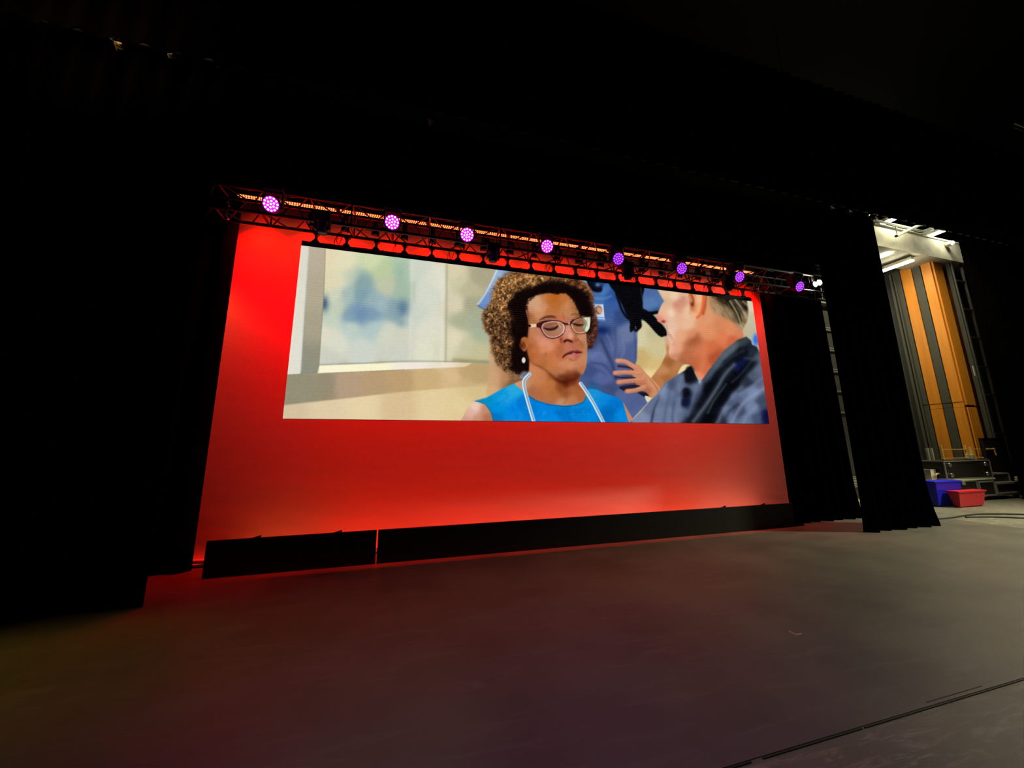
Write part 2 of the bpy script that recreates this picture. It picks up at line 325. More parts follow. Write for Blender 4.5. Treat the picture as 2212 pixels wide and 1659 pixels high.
# man on the right
MAN = poly(zC((868,120),(872,180),(905,240),(935,290),(905,335),(878,400),(858,455),(866,500),(900,520),(938,528),(948,560),(962,600),(965,650),(988,715),(990,760),(982,830),(1000,880),(1040,900),(1120,935),(1205,955),(1250,1010),(1300,1120),(1350,1110),(1480,930),(1620,790),(1760,700),(1760,560),(1820,420),(1860,240),(1400,100)),
 field(fz(zC,(950,200,(226,190,154)),(935,300,(214,176,140)),(905,400,(232,180,150)),(885,470,(224,138,122)),(930,440,(230,176,146)),(960,350,(226,182,150)),(1100,300,(214,150,122)),(1050,230,(236,202,172)),(1120,220,(224,180,150)),
 (1000,400,(240,208,178)),(1080,370,(216,158,130)),(1080,470,(228,178,146)),(1000,560,(228,190,164)),(960,640,(226,180,156)),(1180,540,(232,184,148)),(1100,650,(228,166,126)),(1180,400,(232,190,158)),
 (1000,790,(232,178,152)),(1060,780,(226,160,124)),(1040,870,(204,136,106)),(1150,860,(186,106,70)),(1120,910,(170,100,70)),(1250,700,(176,98,62)),(1200,750,(190,112,72)),(1220,620,(214,142,102)),(1320,560,(226,150,106)),
 (1400,600,(222,142,98)),(1500,540,(212,134,90)),(1550,640,(222,124,82)),(1400,780,(206,106,66)),(1620,600,(222,138,98)),(1650,680,(204,100,64)),(1300,800,(206,116,76)),(1320,930,(204,104,64)),(1270,950,(188,100,64)),
 (1350,1010,(206,104,66)),(1310,1060,(230,136,96)),(1450,880,(176,82,50)),(1380,480,(220,150,106)),(1680,620,(214,128,90))),8), .9, sm=False)
blob(*zC((928,502))[0], 4.5, 3.2, (130,34,30), .9, MAN); stroke(zC((960,540),(975,620),(990,650)), 2, (170,110,90), 2, .5, MAN)
stroke(zC((1000,640),(1030,700),(1030,740)), 2.5, (176,116,92), 2, .6, MAN)
stroke(zC((1000,600),(1030,660),(1020,720)), 5, (238,208,184), 4, .5, MAN); stroke(zC((1200,740),(1260,690),(1290,640)), 7, (150,80,52), 6, .6, MAN)
blob(*zC((1060,330))[0], 10, 8, (200,126,104), .55, MAN); blob(*zC((1130,270))[0], 8, 10, (188,124,100), .5, MAN)
stroke(zC((1340,560),(1360,780),(1330,980)), 10, (226,138,96), 10, .5, MAN)
EAR = poly(zC((1195,180),(1330,190),(1345,300),(1315,420),(1250,478),(1207,462),(1212,390),(1198,300)), field(fz(zC,(1220,260,(206,130,84)),(1290,260,(240,186,140)),(1290,360,(236,170,122)),(1230,430,(236,180,140)),(1225,360,(200,120,76))),6), .9)
stroke(zC((1212,215),(1238,280),(1232,330)), 4, (150,70,34), 1.5, .85); blob(*zC((1226,322))[0], 4, 5, (116,38,18), .9)
stroke(zC((1205,330),(1200,420)), 2, (200,130,96), 1.5, .6)
stroke(zC((1344,210),(1338,320),(1318,410),(1280,460)), 5.5, (226,92,44), 2, .85); stroke(zC((1372,215),(1362,330),(1340,420)), 5, (168,62,26), 2.5, .8)
HR = poly(zC((1385,150),(1860,200),(1800,300),(1812,400),(1800,520),(1750,610),(1690,560),(1640,500),(1540,455),(1450,420),(1405,330)), field(fz(zC,(1430,260,(172,128,90)),(1450,330,(172,136,98)),(1520,250,(60,46,30)),(1500,400,(176,140,104)),(1600,290,(34,28,18)),(1570,380,(132,108,78)),
 (1680,340,(52,44,30)),(1760,320,(46,40,28)),(1650,450,(120,100,68)),(1780,460,(124,106,76)),(1720,560,(172,140,100)),(1600,440,(160,128,92))),7), 2.0, sm=False)
for q, w, c, al in ((((1500,250),(1640,340),(1720,500)),8,(26,20,14),.8),(((1600,260),(1700,400),(1740,500)),6,(22,18,12),.8),(((1620,290),(1690,410),(1745,560)),3.2,(182,168,132),.8),(((1670,270),(1750,380),(1790,460)),4,(188,174,140),.75),
   (((1720,270),(1790,370)),5,(24,20,14),.8),(((1750,290),(1800,330)),3,(170,156,120),.7),(((1740,440),(1760,560)),3,(150,130,92),.7),(((1440,250),(1560,300)),4,(60,44,26),.6)):
    stroke(zC(*q), w, c, w * .5, al)
for i in range(90):
    x = rs.uniform(1400,1780); y = rs.uniform(260,520) ; k = rs.rand()
    stroke(zC((x,y),(x+26,y+34)), 1., (int(200*k+20),int(180*k+16),int(130*k+14)), .8, .35, HR)
poly(zC((1795,270),(1850,270),(1900,600),(1935,780),(1850,745),(1835,690),(1765,640),(1752,590),(1800,500),(1815,400)), field(fz(zC,(1830,320,(214,206,178)),(1850,500,(196,188,160)),(1800,620,(190,180,150)),(1880,700,(160,180,200))),10), 1.0, sm=False)
blob(*zC((1890,690))[0], 7, 13, (48,112,214), .95, p=1.6)
JK = poly(zC((540,1600),(600,1530),(700,1430),(790,1325),(850,1270),(950,1135),(1080,1052),(1170,1000),(1215,962),(1232,1000),(1290,1112),(1330,1112),(1400,1010),(1560,800),(1700,692),(1790,658),(1838,700),(1850,745),(1900,765),(1945,860),(1995,1200),(2050,1540),(2060,1620)),
 field(fz(zC,(700,1500,(124,138,168)),(780,1400,(98,112,142)),(850,1350,(96,110,142)),(950,1240,(112,126,158)),(900,1450,(108,122,152)),(1000,1140,(72,82,108)),(1090,1090,(88,102,128)),(1200,1010,(26,20,28)),(1220,1100,(14,18,28)),
 (1100,1180,(96,110,140)),(1050,1330,(92,106,138)),(1000,1450,(110,124,154)),(1250,1180,(92,106,132)),(1270,1300,(74,86,112)),(1160,1240,(14,18,28)),(1150,1335,(16,24,50)),(1110,1440,(96,110,140)),(1400,1040,(58,68,88)),(1480,930,(72,84,98)),(1560,850,(84,96,106)),
 (1650,770,(86,98,106)),(1750,700,(52,62,66)),(1800,780,(22,28,44)),(1720,800,(14,18,28)),(1600,930,(10,14,24)),(1700,950,(16,20,76)),(1740,880,(30,44,52)),(1800,900,(40,50,66)),(1850,830,(44,56,66)),(1900,880,(78,92,108)),(1500,1080,(8,10,18)),(1600,1040,(44,52,66)),(1680,1060,(6,8,12)),
 (1420,1200,(8,10,18)),(1650,1150,(4,6,10)),(1540,1290,(8,10,16)),(1780,1110,(40,48,62)),(1850,1060,(78,88,108)),(1920,990,(92,102,124)),(1950,1150,(88,98,124)),(1750,1260,(96,110,140)),(1700,1300,(80,92,120)),(1850,1240,(118,132,164)),(1600,1450,(98,112,144)),
 (1700,1430,(58,66,90)),(1850,1400,(112,126,158)),(1950,1330,(62,72,94)),(1990,1490,(14,18,60)),(1900,1500,(70,82,112)),(1780,1520,(100,114,146)),(1400,1500,(8,10,16)),(1500,1480,(30,34,46)),(1260,1420,(70,80,104)),(1330,1380,(14,18,28)),(1220,1540,(30,36,52))),6), .9, sm=False)
for q, w, c, al in ((((1600,1000),(1500,1180),(1400,1340),(1290,1540)),5,(116,130,148),.75),(((1540,1130),(1440,1330),(1380,1450)),3,(70,86,92),.6),(((1740,1190),(1600,1340),(1480,1560)),7,(122,136,168),.75),(((1980,1190),(1800,1310),(1700,1430),(1630,1570)),6,(142,156,188),.75),
   (((1900,1370),(1800,1480),(1750,1570)),4,(130,144,176),.6),(((890,1280),(830,1420),(800,1560)),3.5,(18,22,38),.75),(((1040,1340),(1020,1480),(1030,1560)),4,(58,68,92),.6),(((1700,1360),(1600,1450),(1560,1560)),5,(26,30,44),.6),(((1880,800),(1780,960),(1640,1100)),8,(16,20,34),.6),
   (((1800,790),(1640,900),(1500,1060)),6,(90,104,118),.4),(((1340,1120),(1440,1010),(1580,840),(1700,740)),9,(84,96,108),.6),(((1420,1160),(1300,1320),(1200,1500)),12,(8,10,18),.7),(((960,1160),(900,1290)),4,(136,150,180),.6),(((1110,1080),(1090,1200),(1100,1420)),5,(122,136,166),.5),(((1960,1080),(1840,1180),(1720,1260)),4,(120,132,158),.5),(((1850,1130),(1700,1230)),5,(30,36,50),.5)):
    stroke(zC(*q), w, c, w * .9, al, JK)
poly(zC((1810,770),(1700,800),(1600,880),(1480,1020),(1370,1180),(1250,1430),(1200,1570),(1440,1570),(1520,1420),(1650,1210),(1770,1080),(1890,960),(1900,905),(1810,890)), (7,9,16), 3.0, .8, JK)
poly(zC((1650,960),(1740,900),(1800,900),(1720,1000),(1670,1020)), (18,24,82), 2.5, .7, JK)
for q, w, c, al in ((((1660,950),(1560,1060),(1490,1180),(1380,1350),(1240,1540)),5.5,(112,126,142),.8),(((1580,1150),(1450,1330),(1390,1450)),2.6,(80,98,104),.6),(((1780,880),(1880,900)),4,(80,96,112),.5),(((1850,900),(1740,1040),(1640,1130)),3,(64,78,92),.5),(((1760,800),(1640,870),(1540,960)),3.5,(60,72,88),.5),
   (((990,1080),(900,1240),(850,1420)),6,(140,154,186),.4),(((1180,1180),(1090,1330),(1060,1540)),6,(122,136,168),.45),(((1270,1180),(1230,1330),(1180,1480)),5,(116,130,160),.5),(((1000,1200),(960,1380),(930,1560)),5,(60,72,100),.5)):
    stroke(zC(*q), w, c, w * .9, al, JK)
poly(zC((1165,985),(1215,965),(1250,1020),(1215,1100),(1165,1140),(1150,1080)), (12,12,20), 1.6, .85)
poly(zC((1130,1210),(1180,1190),(1200,1240),(1150,1300)), (8,10,18), 1.8, .9); poly(zC((1130,1320),(1180,1300),(1170,1360),(1130,1370)), (14,20,48), 1.8, .9)
blob(*zC((1306,1122))[0], 4, 6, (166,188,210), .9)
# woman: hair
HB = poly(zB((560,92),(700,78),(900,88),(1060,112),(1250,162),(1330,235),(1374,330),(1368,385),(1400,500),(1418,600),(1405,720),(1352,835),(1335,780),(1250,400),(1000,300),(760,420),(760,1000),(745,1110),(650,1165),(600,1120),(545,1075),(490,1030),(430,950),(392,850),(372,720),(310,620),(306,490),(372,410),(400,290),(440,175)), (30,13,9), 2.2)
def curls(z, region, n, pal, w=1.1, L=3.2, clip=None):
    xs_ = [p[0] for p in region]; ys_ = [p[1] for p in region]; Mr = mask(region, 2.5)
    for _ in range(n):
        x = rs.uniform(min(xs_), max(xs_)); y = rs.uniform(min(ys_), max(ys_))
        r, c = int((y - CY0) * CS), int((x - CX0) * CS)
        if not (0 <= r < PH and 0 <= c < PW) or rs.rand() > Mr[r, c]: continue
        a = rs.uniform(0, 6.28); k = rs.uniform(.6, 1.3) * L; b = rs.choice((-1, 1)) * rs.uniform(.6, 1.3)
        p0 = (x, y); p1 = (x + k * math.cos(a), y + k * math.sin(a)); p2 = (p1[0] + k * math.cos(a + b), p1[1] + k * math.sin(a + b))
        j = rs.uniform(.8, 1.15); cc = pal[rs.randint(len(pal))]
        stroke([p0, p1, p2], w * rs.uniform(.7, 1.3), tuple(min(255, v * j) for v in cc), .8, .8, clip)
edge = smooth_pts(zB((640,88),(560,98),(450,172),(402,290),(375,405),(308,485),(310,620),(372,720),(394,850),(432,950),(492,1030),(560,1085),(625,1150)), 10, False)
for x, y in edge:
    for _ in range(7):
        c = ((172,128,84),(150,108,68),(120,84,54))[rs.randint(3)]
        blob_x, blob_y = x + rs.normal(0, 2.2), y + rs.normal(0, 2.2)
        stroke([(blob_x, blob_y), (blob_x + rs.normal(0, 3), blob_y + rs.normal(0, 3))], 1.3, c, 1., .6)
edge2 = smooth_pts(zB((1060,112),(1250,162),(1330,235),(1374,330),(1368,385),(1400,500),(1418,600),(1405,720),(1352,835)), 10, False)
for i, (x, y) in enumerate(edge2):
    for _ in range(6):
        c = ((170,120,76),(120,66,36),(80,36,22))[min(2, rs.randint(2) + i // 30)]
        bx, by = x + rs.normal(0, 1.8), y + rs.normal(0, 2)
        stroke([(bx, by), (bx + rs.normal(0, 2.5), by + rs.normal(0, 2.5))], 1.2, c, 1., .6)
top = zB((560,100),(700,86),(900,96),(1060,118),(1130,185),(1000,165),(860,190),(800,230),(640,270),(520,400),(540,520),(440,520),(330,480),(390,400),(410,290),(450,180))
lft = zB((380,420),(520,480),(560,560),(540,700),(600,760),(540,860),(560,960),(540,1060),(490,1030),(430,950),(400,850),(380,720),(318,620),(314,500))
rgt = zB((1060,120),(1240,165),(1325,240),(1366,330),(1350,420),(1300,330),(1230,240),(1120,190))
rlo = zB((1360,400),(1396,500),(1412,600),(1400,720),(1352,830),(1330,760),(1370,640),(1372,540))
lay(mask(top, 3), (142,96,50), .85); lay(mask(lft, 4), (92,58,32), .85); lay(mask(rgt, 3), (124,78,42), .7); lay(mask(rlo, 3), (80,40,24), .7)
G = ((206,156,94),(190,134,76),(168,114,62),(120,74,38),(70,40,22),(216,172,112),(52,28,16))
curls(None, top, 3000, G); curls(None, lft, 2900, ((170,122,74),(136,92,52),(96,60,34),(56,32,18),(34,18,11),(60,34,20),(184,140,90)))
curls(None, rgt, 700, ((180,124,70),(140,84,44),(90,46,24),(50,26,16))); curls(None, rlo, 400, ((120,64,40),(80,36,24),(50,22,16),(130,90,80)))
curls(None, zB((560,440),(640,470),(640,640),(560,760),(520,640)), 160, ((60,34,22),(80,48,30),(34,18,12)))
curls(None, zB((560,1080),(640,1100),(680,1140),(640,1180),(600,1150)), 160, ((170,128,86),(130,92,60),(90,60,40)))
hm = np.maximum(mask(top, 4), np.maximum(mask(lft, 4), np.maximum(mask(rgt, 3), mask(rlo, 3))))[..., None] * .75
SB = CAN.copy()
for k in range(3): SB[..., k] = blur(SB[..., k], .75)
CAN[:] = CAN * (1 - hm) + SB * hm
poly(zD((860,60),(960,140),(1050,260),(1110,400),(1160,500),(1330,510),(1330,300),(1200,60)), (12,5,6), 3, .9)
core = mask(zB((560,420),(640,270),(800,225),(870,185),(1010,160),(1130,188),(1240,245),(1310,340),(1350,440),(1376,520),(1372,640),(1340,700),(1200,560),(760,700),(760,1100),(700,1100),(590,1050),(565,960),(610,780),(560,660),(600,540)), 4.2)
lay(core, (14,5,5), .9)
mot = (noise(3.4, 21) * .6 + noise(7, 22) * .4 - .52) * 2.2
CAN[:] = CAN * (1 + np.clip(hm * mot[..., None], -.55, .35))
# neck, shoulders, dress
poly(zB((600,1190),(700,1150),(750,1060),(760,900),(1250,1080),(1255,1190),(1300,1270),(1340,1330),(1290,1400),(1100,1430),(900,1420),(740,1340),(640,1260)),
 field(fz(zB,(640,1200,(206,150,110)),(700,1200,(196,140,104)),(760,1270,(170,104,70)),(800,1100,(200,128,84)),(860,1150,(196,122,76)),(900,1250,(186,110,62)),(830,1300,(176,104,66)),(980,1180,(188,112,62)),(1000,1300,(180,104,58)),(940,1360,(176,108,70)),
 (1080,1380,(196,138,100)),(1100,1280,(150,82,42)),(1100,1180,(84,26,10)),(1020,1130,(110,46,20)),(1180,1160,(110,44,22)),(1180,1250,(168,96,54)),(1250,1300,(170,98,58)),(1180,1350,(186,118,76)),(1240,1200,(160,84,46)),(1060,1220,(140,72,34))),7), .8, sm=False)
stroke(zB((1100,1300),(1120,1350),(1100,1390)), 3, (150,88,52), 3, .5)
poly(zB((70,1620),(95,1520),(150,1420),(240,1360),(320,1380),(380,1480),(410,1620)), field(fz(zB,(220,1420,(236,200,186)),(170,1480,(222,178,158)),(120,1560,(206,156,134)),(300,1440,(196,140,112)),(330,1530,(178,114,84)),(230,1540,(200,144,118))),8), .7)
DR = poly(zB((205,1365),(330,1330),(470,1250),(595,1192),(690,1262),(748,1312),(830,1360),(950,1396),(1100,1412),(1200,1403),(1290,1372),(1315,1320),(1340,1240),(1420,1250),(1510,1290),(1640,1332),(1695,1390),(1770,1550),(1790,1640),(405,1640),(372,1480),(310,1395)),
 field(fz(zB,(300,1350,(4,140,196)),(600,1225,(36,168,222)),(450,1290,(10,150,214)),(450,1420,(0,142,218)),(500,1340,(30,160,226)),(600,1450,(0,132,224)),(700,1400,(0,120,206)),(900,1450,(0,128,220)),(1100,1490,(0,116,200)),(1000,1560,(0,134,224)),(1200,1460,(4,126,210)),
 (1400,1290,(24,146,214)),(1500,1320,(10,134,216)),(1600,1390,(0,118,202)),(1650,1500,(0,134,220)),(1350,1460,(0,130,218)),(1560,1480,(0,104,184)),(420,1540,(0,116,196)),(560,1540,(10,136,218))),8), .8, sm=False)
for i in range(70):
    x = rs.uniform(430,1640); y = rs.uniform(1290,1570); k = rs.choice((0, 1))
    stroke(zB((x, y), (x + rs.normal(0, 22), y + rs.uniform(10, 50))), 2.2, ((0,98,176), (40,160,238))[k], 2.4, .32, DR)
for i in range(16):
    x = 1130 + i * 15; stroke(zB((x, 1440), (x + 2, 1480)), 1.2, (0,98,172), 1, .45, DR)
stroke(zB((748,1316),(830,1364),(950,1400),(1100,1416),(1200,1407),(1290,1376),(1316,1326)), 1.1, (0,70,96), .7, .8)
stroke(zB((215,1364),(310,1396),(372,1482),(402,1570)), 1.2, (40,90,90), .8, .8)
poly(zC((505,1335),(545,1400),(612,1515),(570,1560)), (196,132,100), .7, sm=False)
poly(zB((690,1070),(760,1090),(750,1150),(690,1150),(650,1130)), (150,150,172), 1.4, .7)
for q in (((756,1098),(705,1150),(700,1220),(738,1370),(800,1580)), ((1262,1190),(1318,1268),(1398,1400),(1495,1590))):
    stroke(zB(*q), 7.6, (196,216,228), .8); stroke(zB(*[(a + 3, b) for a, b in q]), 2.6, (92,140,176), 1.0, .85); stroke(zB(*[(a - 12, b) for a, b in q]), 1.4, (240,246,248), .8, .9)
# face
FC = poly(zD((212,300),(250,200),(330,160),(430,112),(600,96),(740,112),(870,98),(950,150),(1040,262),(1100,400),(1150,490),(1240,500),(1260,640),(1232,780),(1252,1000),(1254,1200),(1232,1380),(1180,1490),(1080,1545),(960,1590),(820,1600),(720,1552),(640,1490),(520,1410),(350,1325),(262,1235),(225,1100),(215,1000),(232,850),(250,700),(240,560),(205,420)),
 field(fz(zD,(300,250,(206,156,122)),(400,230,(208,158,122)),(290,380,(198,144,108)),(400,360,(210,156,120)),(500,330,(206,140,98)),(600,190,(188,104,42)),(520,190,(190,124,74)),(700,300,(186,110,50)),(700,180,(184,96,32)),(600,420,(192,118,68)),(400,470,(202,138,98)),(260,480,(164,98,58)),
 (300,570,(172,108,62)),(900,300,(198,130,84)),(850,200,(190,112,58)),(1000,300,(178,110,64)),(1040,380,(170,106,62)),(850,430,(194,128,84)),(960,430,(190,128,88)),(1080,450,(168,108,68)),(1120,490,(140,90,50)),(800,530,(196,112,76)),(900,560,(184,116,86)),(700,560,(176,106,70)),
 (600,640,(156,100,80)),(520,640,(160,104,80)),(650,790,(172,112,88)),(540,760,(168,108,84)),(760,700,(176,124,100)),(300,750,(192,122,86)),(400,760,(190,122,90)),(400,860,(206,132,102)),(500,950,(216,142,112)),(300,900,(186,112,70)),(260,1000,(170,94,50)),(350,1060,(190,110,66)),
 (500,1050,(212,132,92)),(620,1000,(216,142,106)),(700,950,(204,122,84)),(700,1100,(196,112,70)),(480,1200,(186,112,68)),(380,1220,(192,108,62)),(300,1180,(180,96,50)),(640,1180,(196,114,68)),(720,1250,(200,120,76)),(780,1180,(186,106,66)),(850,1320,(202,130,90)),(600,1350,(192,116,66)),(500,1320,(178,104,56)),
 (720,1440,(182,112,72)),(780,1050,(178,100,60)),(900,760,(212,140,116)),(960,850,(216,150,122)),(880,860,(200,122,92)),(840,900,(186,106,74)),(1010,900,(176,98,68)),(1150,850,(200,136,98)),(1210,900,(190,126,86)),(1130,980,(176,104,70)),(930,1030,(190,112,88)),(1040,1010,(180,108,80)),(1200,1050,(186,122,82)),
 (1200,1230,(190,132,92)),(1100,1310,(194,124,86)),(960,1350,(204,134,98)),(820,1420,(188,120,82)),(1150,1400,(180,114,76)),(1000,1450,(168,92,60)),(900,1480,(150,80,48)),(1050,1520,(110,48,24)),(900,1570,(90,34,12)),(800,1540,(120,64,34)),(1060,750,(168,102,68)),(1100,620,(156,100,74)),(1180,700,(160,110,80))),4.2), .7, sm=False)
for k in range(11):
    y = 240 + k * 19; stroke(zD((560,y),(700,y-3),(860,y+3)), .9, (158,84,34), 1., .28, FC)
poly(zD((135,870),(200,852),(255,900),(238,1000),(205,1085),(160,1092),(95,1010),(110,950)), field(fz(zD,(180,900,(176,100,50)),(220,1000,(180,104,56)),(130,1000,(90,34,16)),(180,1070,(170,104,64))),4), .9)
stroke(zD((160,930),(190,1000),(170,1050)), 1.6, (80,30,14), 1, .8)
stroke(zD((225,1090),(250,1200),(300,1290),(420,1350),(560,1430),(700,1520)), 3.2, (98,52,24), 3, .5)
poly(zD((700,1560),(820,1590),(950,1575),(1060,1530),(1110,1510),(1060,1580),(960,1620),(850,1640),(760,1620)), (84,26,10), 2.2, .75)
blob(*zD((165,1248))[0], 4.2, 6.6, (226,222,210), 1, p=4)
stroke(zD((820,870),(790,900),(800,950)), 2.4, (150,58,30), 1.6, .7, FC); stroke(zD((858,925),(900,905),(960,915),(990,935)), 3.4, (70,22,16), 1.4, .9)
stroke(zD((1040,810),(1062,870),(1050,910),(1005,945)), 1.8, (146,76,50), 1.3, .7); stroke(zD((1075,915),(1100,890)), 1.4, (96,40,26), 1, .8)
stroke(zD((1100,900),(1165,975),(1172,1040)), 2., (156,88,58), 1.8, .7, FC); blob(*zD((965,830))[0], 4, 6, (230,168,142), .6)
blob(*zD((545,1145))[0], 3, 4.5, (158,84,54), .6, FC); blob(*zD((735,1140))[0], 4, 5, (168,88,54), .5, FC)
stroke(zD((760,1330),(790,1300),(830,1290)), 1.6, (218,150,118), 2, .5, FC); stroke(zD((1000,1010),(1030,1040),(1060,1050)), 2, (160,92,66), 1.6, .6, FC)
stroke(zD((440,560),(540,512),(650,502),(705,518)), 4.2, (58,32,24), 2.0, .9, taper=True); stroke(zD((985,470),(1050,458),(1100,480)), 2.2, (96,64,40), 1.4, .75)
stroke(zD((830,440),(850,500),(852,540)), 1.4, (150,86,50), 1.2, .6)
stroke(zD((510,690),(580,645),(690,620),(740,625)), 1.6, (112,66,50), 1.2, .7)
stroke(zD((512,700),(600,720),(700,702),(758,655)), 5.4, (22,12,12), 1.5, .97, taper=True); stroke(zD((560,720),(640,730),(710,705)), 2.4, (40,22,20), 1.2, .7)
blob(*zD((640,690))[0], 8, 4, (120,72,56), .4); stroke(zD((755,610),(775,660),(800,690)), 2.6, (206,182,150), 1.3, .7)
stroke(zD((995,618),(1060,640),(1120,650),(1178,640)), 5., (30,17,12), 1.4, .95, taper=True); stroke(zD((1040,600),(1120,600)), 1.2, (110,68,48), 1, .6)
stroke(zD((800,880),(820,930),(850,945)), 3.5, (120,50,26), 2.2, .6, FC); stroke(zD((870,925),(910,905),(965,925)), 4.2, (60,18,14), 1.6, .85)
stroke(zD((760,1000),(790,1080),(800,1150)), 3, (166,92,58), 3, .5, FC); stroke(zD((1180,700),(1230,780)), 3, (150,100,70), 2.5, .5, FC)
poly(zD((760,1530),(880,1500),(1010,1450),(1120,1460),(1080,1545),(960,1590),(830,1600)), (96,42,20), 3.2, .6, FC)
stroke(zD((215,330),(240,520),(245,700),(228,850)), 4, (70,34,18), 3, .6, FC); stroke(zD((225,260),(330,150),(600,86),(870,88),(1040,250),(1150,480)), 3, (44,18,8), 3, .55, FC)
for _ in range(260):
    u = rs.rand(); q = smooth_pts(zD((215,380),(235,260),(330,160),(430,108),(600,92),(740,108),(870,94),(950,148),(1040,258),(1100,400),(1150,490)), 6, False)
    x, y = q[int(u * (len(q) - 1))]; stroke([(x + rs.normal(0,.6), y + rs.normal(0,.6)), (x + rs.normal(0,1.6), y + rs.uniform(0, 3.))], .7, (26,10,6), .8, .6)
# glasses
RP = poly(zD((1165,512),(1310,502),(1306,560),(1292,700),(1250,772),(1205,742),(1185,690),(1222,620),(1185,560)), (176,184,154), .6, sm=False)
stroke(zD((1180,535),(1225,600),(1205,720)), 2.2, (86,108,78), 1, .75, RP); stroke(zD((1215,520),(1262,610),(1225,750)), 2.6, (242,242,222), 1, .9, RP); stroke(zD((1262,520),(1290,600),(1262,720)), 3.4, (238,238,218), 1, .8, RP); stroke(zD((1245,560),(1250,660)), 1.2, (120,134,106), .8, .7, RP)
Lr = ((470,655),(500,612),(570,588),(680,574),(790,588),(852,630),(868,700),(840,790),(760,850),(660,872),(565,850),(500,780),(462,700),(470,655))
stroke(zD(*Lr), 2.5, (62,18,24), .7, .97)
stroke(zD(*[(660 + (a - 660) * .93, 718 + (b - 718) * .9) for a, b in Lr]), 1.5, (222,198,180), .8, .85)
poly(zD((388,632),(440,600),(540,572),(640,566),(560,596),(486,630),(466,700),(480,760),(440,700),(388,682)), (66,20,26), .5)
poly(zD((275,634),(380,628),(386,680),(285,690)), (226,206,172), .5, sm=False); stroke(zD((232,655),(275,660)), 4.4, (24,10,8), .8)
stroke(zD((845,615),(900,632),(958,612),(1010,562)), 3.8, (60,16,20), .8); blob(*zD((940,614))[0], 1.8, 2.6, (226,206,186), .9, p=2, rot=.5)
stroke(zD((845,640),(862,700),(838,780)), 2., (240,230,214), .9, .8)
Rr = ((966,650),(990,590),(1060,545),(1150,516),(1230,508),(1308,503))
stroke(zD(*Rr), 1.9, (66,22,24), .7, .95)
stroke(zD((966,640),(985,700),(1030,760),(1080,790),(1160,796),(1232,776)), 1.8, (92,46,40), .7, .9); stroke(zD((985,640),(1010,712),(1060,768),(1150,780),(1210,770)), 1.4, (226,206,180), .8, .85)
stroke(zD((1000,620),(1050,568),(1140,532)), 1., (206,176,146), .8, .6)
# mouth
poly(zD((826,1206),(850,1160),(910,1118),(1000,1084),(1040,1096),(1075,1078),(1168,1108),(1150,1134),(1060,1140),(960,1158),(880,1170),(845,1215)), (122,44,40), .8)
stroke(zD((840,1190),(900,1150),(1000,1120),(1080,1122),(1150,1118)), 2, (58,14,14), .9, .9); blob(*zD((1020,1132))[0], 4, 1.8, (196,150,140), .8, p=2)
poly(zD((905,1160),(980,1150),(1060,1152),(1150,1124),(1166,1116),(1120,1200),(1060,1222),(975,1200),(930,1170)), field(fz(zD,(980,1170,(206,120,104)),(1060,1190,(190,92,82)),(1130,1150,(196,104,92))),4), .8)
stroke(zD((960,1232),(1000,1250),(1060,1240)), 3, (134,62,46), 2.2, .7, FC); blob(*zD((1050,1270))[0], 9, 5, (206,140,106), .4, FC)
# fine grain of the picture
CAN += (noise(1.2, 3) - .5)[..., None] * .022 + (noise(5, 8) - .5)[..., None] * .016
np.clip(CAN, 0, 1, out=CAN)
# ============================ the setting ====================================
YC, YL = 6.28, 5.5
f = MB().box(-10, 26, -9, 15.5, -.2, 0)
def floor_mat(name, col, sc, rough, spec, streak):
    m = mat(name, col, rough, spec=spec, noise=.28, nscale=1.2, bump=0)
    nt = m.node_tree; b = nt.nodes['Principled BSDF']; ramp = [n for n in nt.nodes if n.type == 'VALTORGB'][0]
    tc = [n for n in nt.nodes if n.type == 'TEX_COORD'][0]
    mp = nt.nodes.new('ShaderNodeMapping'); mp.inputs['Rotation'].default_value = (0, 0, .5); mp.inputs['Scale'].default_value = (1.0, 6, 1)
    n2 = nt.nodes.new('ShaderNodeTexNoise'); n2.inputs['Scale'].default_value = sc; n2.inputs['Detail'].default_value = 10; n2.inputs['Roughness'].default_value = .7; n2.inputs['Distortion'].default_value = .6
    nt.links.new(tc.outputs['Object'], mp.inputs[0]); nt.links.new(mp.outputs[0], n2.inputs['Vector'])
    cr = nt.nodes.new('ShaderNodeValToRGB'); cr.color_ramp.elements[0].position = .52; cr.color_ramp.elements[1].position = .74
    cr.color_ramp.elements[0].color = (0, 0, 0, 1); cr.color_ramp.elements[1].color = (1, 1, 1, 1)
    nt.links.new(n2.outputs['Fac'], cr.inputs[0])
    mx = nt.nodes.new('ShaderNodeMix'); mx.data_type = 'RGBA'; mx.inputs['B'].default_value = (*[v * streak for v in col], 1)
    nt.links.new(cr.outputs[0], mx.inputs['Factor']); nt.links.new(ramp.outputs[0], mx.inputs['A']); nt.links.new(mx.outputs['Result'], b.inputs['Base Color'])
    n3 = nt.nodes.new('ShaderNodeTexNoise'); n3.inputs['Scale'].default_value = 60; n3.inputs['Detail'].default_value = 4
    nt.links.new(tc.outputs['Object'], n3.inputs['Vector'])
    bp = nt.nodes.new('ShaderNodeBump'); bp.inputs['Strength'].default_value = .12; bp.inputs['Distance'].default_value = .004
    nt.links.new(n3.outputs['Fac'], bp.inputs['Height']); nt.links.new(bp.outputs[0], b.inputs['Normal'])
    return m
tag(f.build('floor', floor_mat('painted_stage_floor', (.115, .108, .088), 3.0, .52, .4, 2.6)), kind='structure')
mar = MB().box(-9, 11.2, 1.74, 7.2, 0, .004)
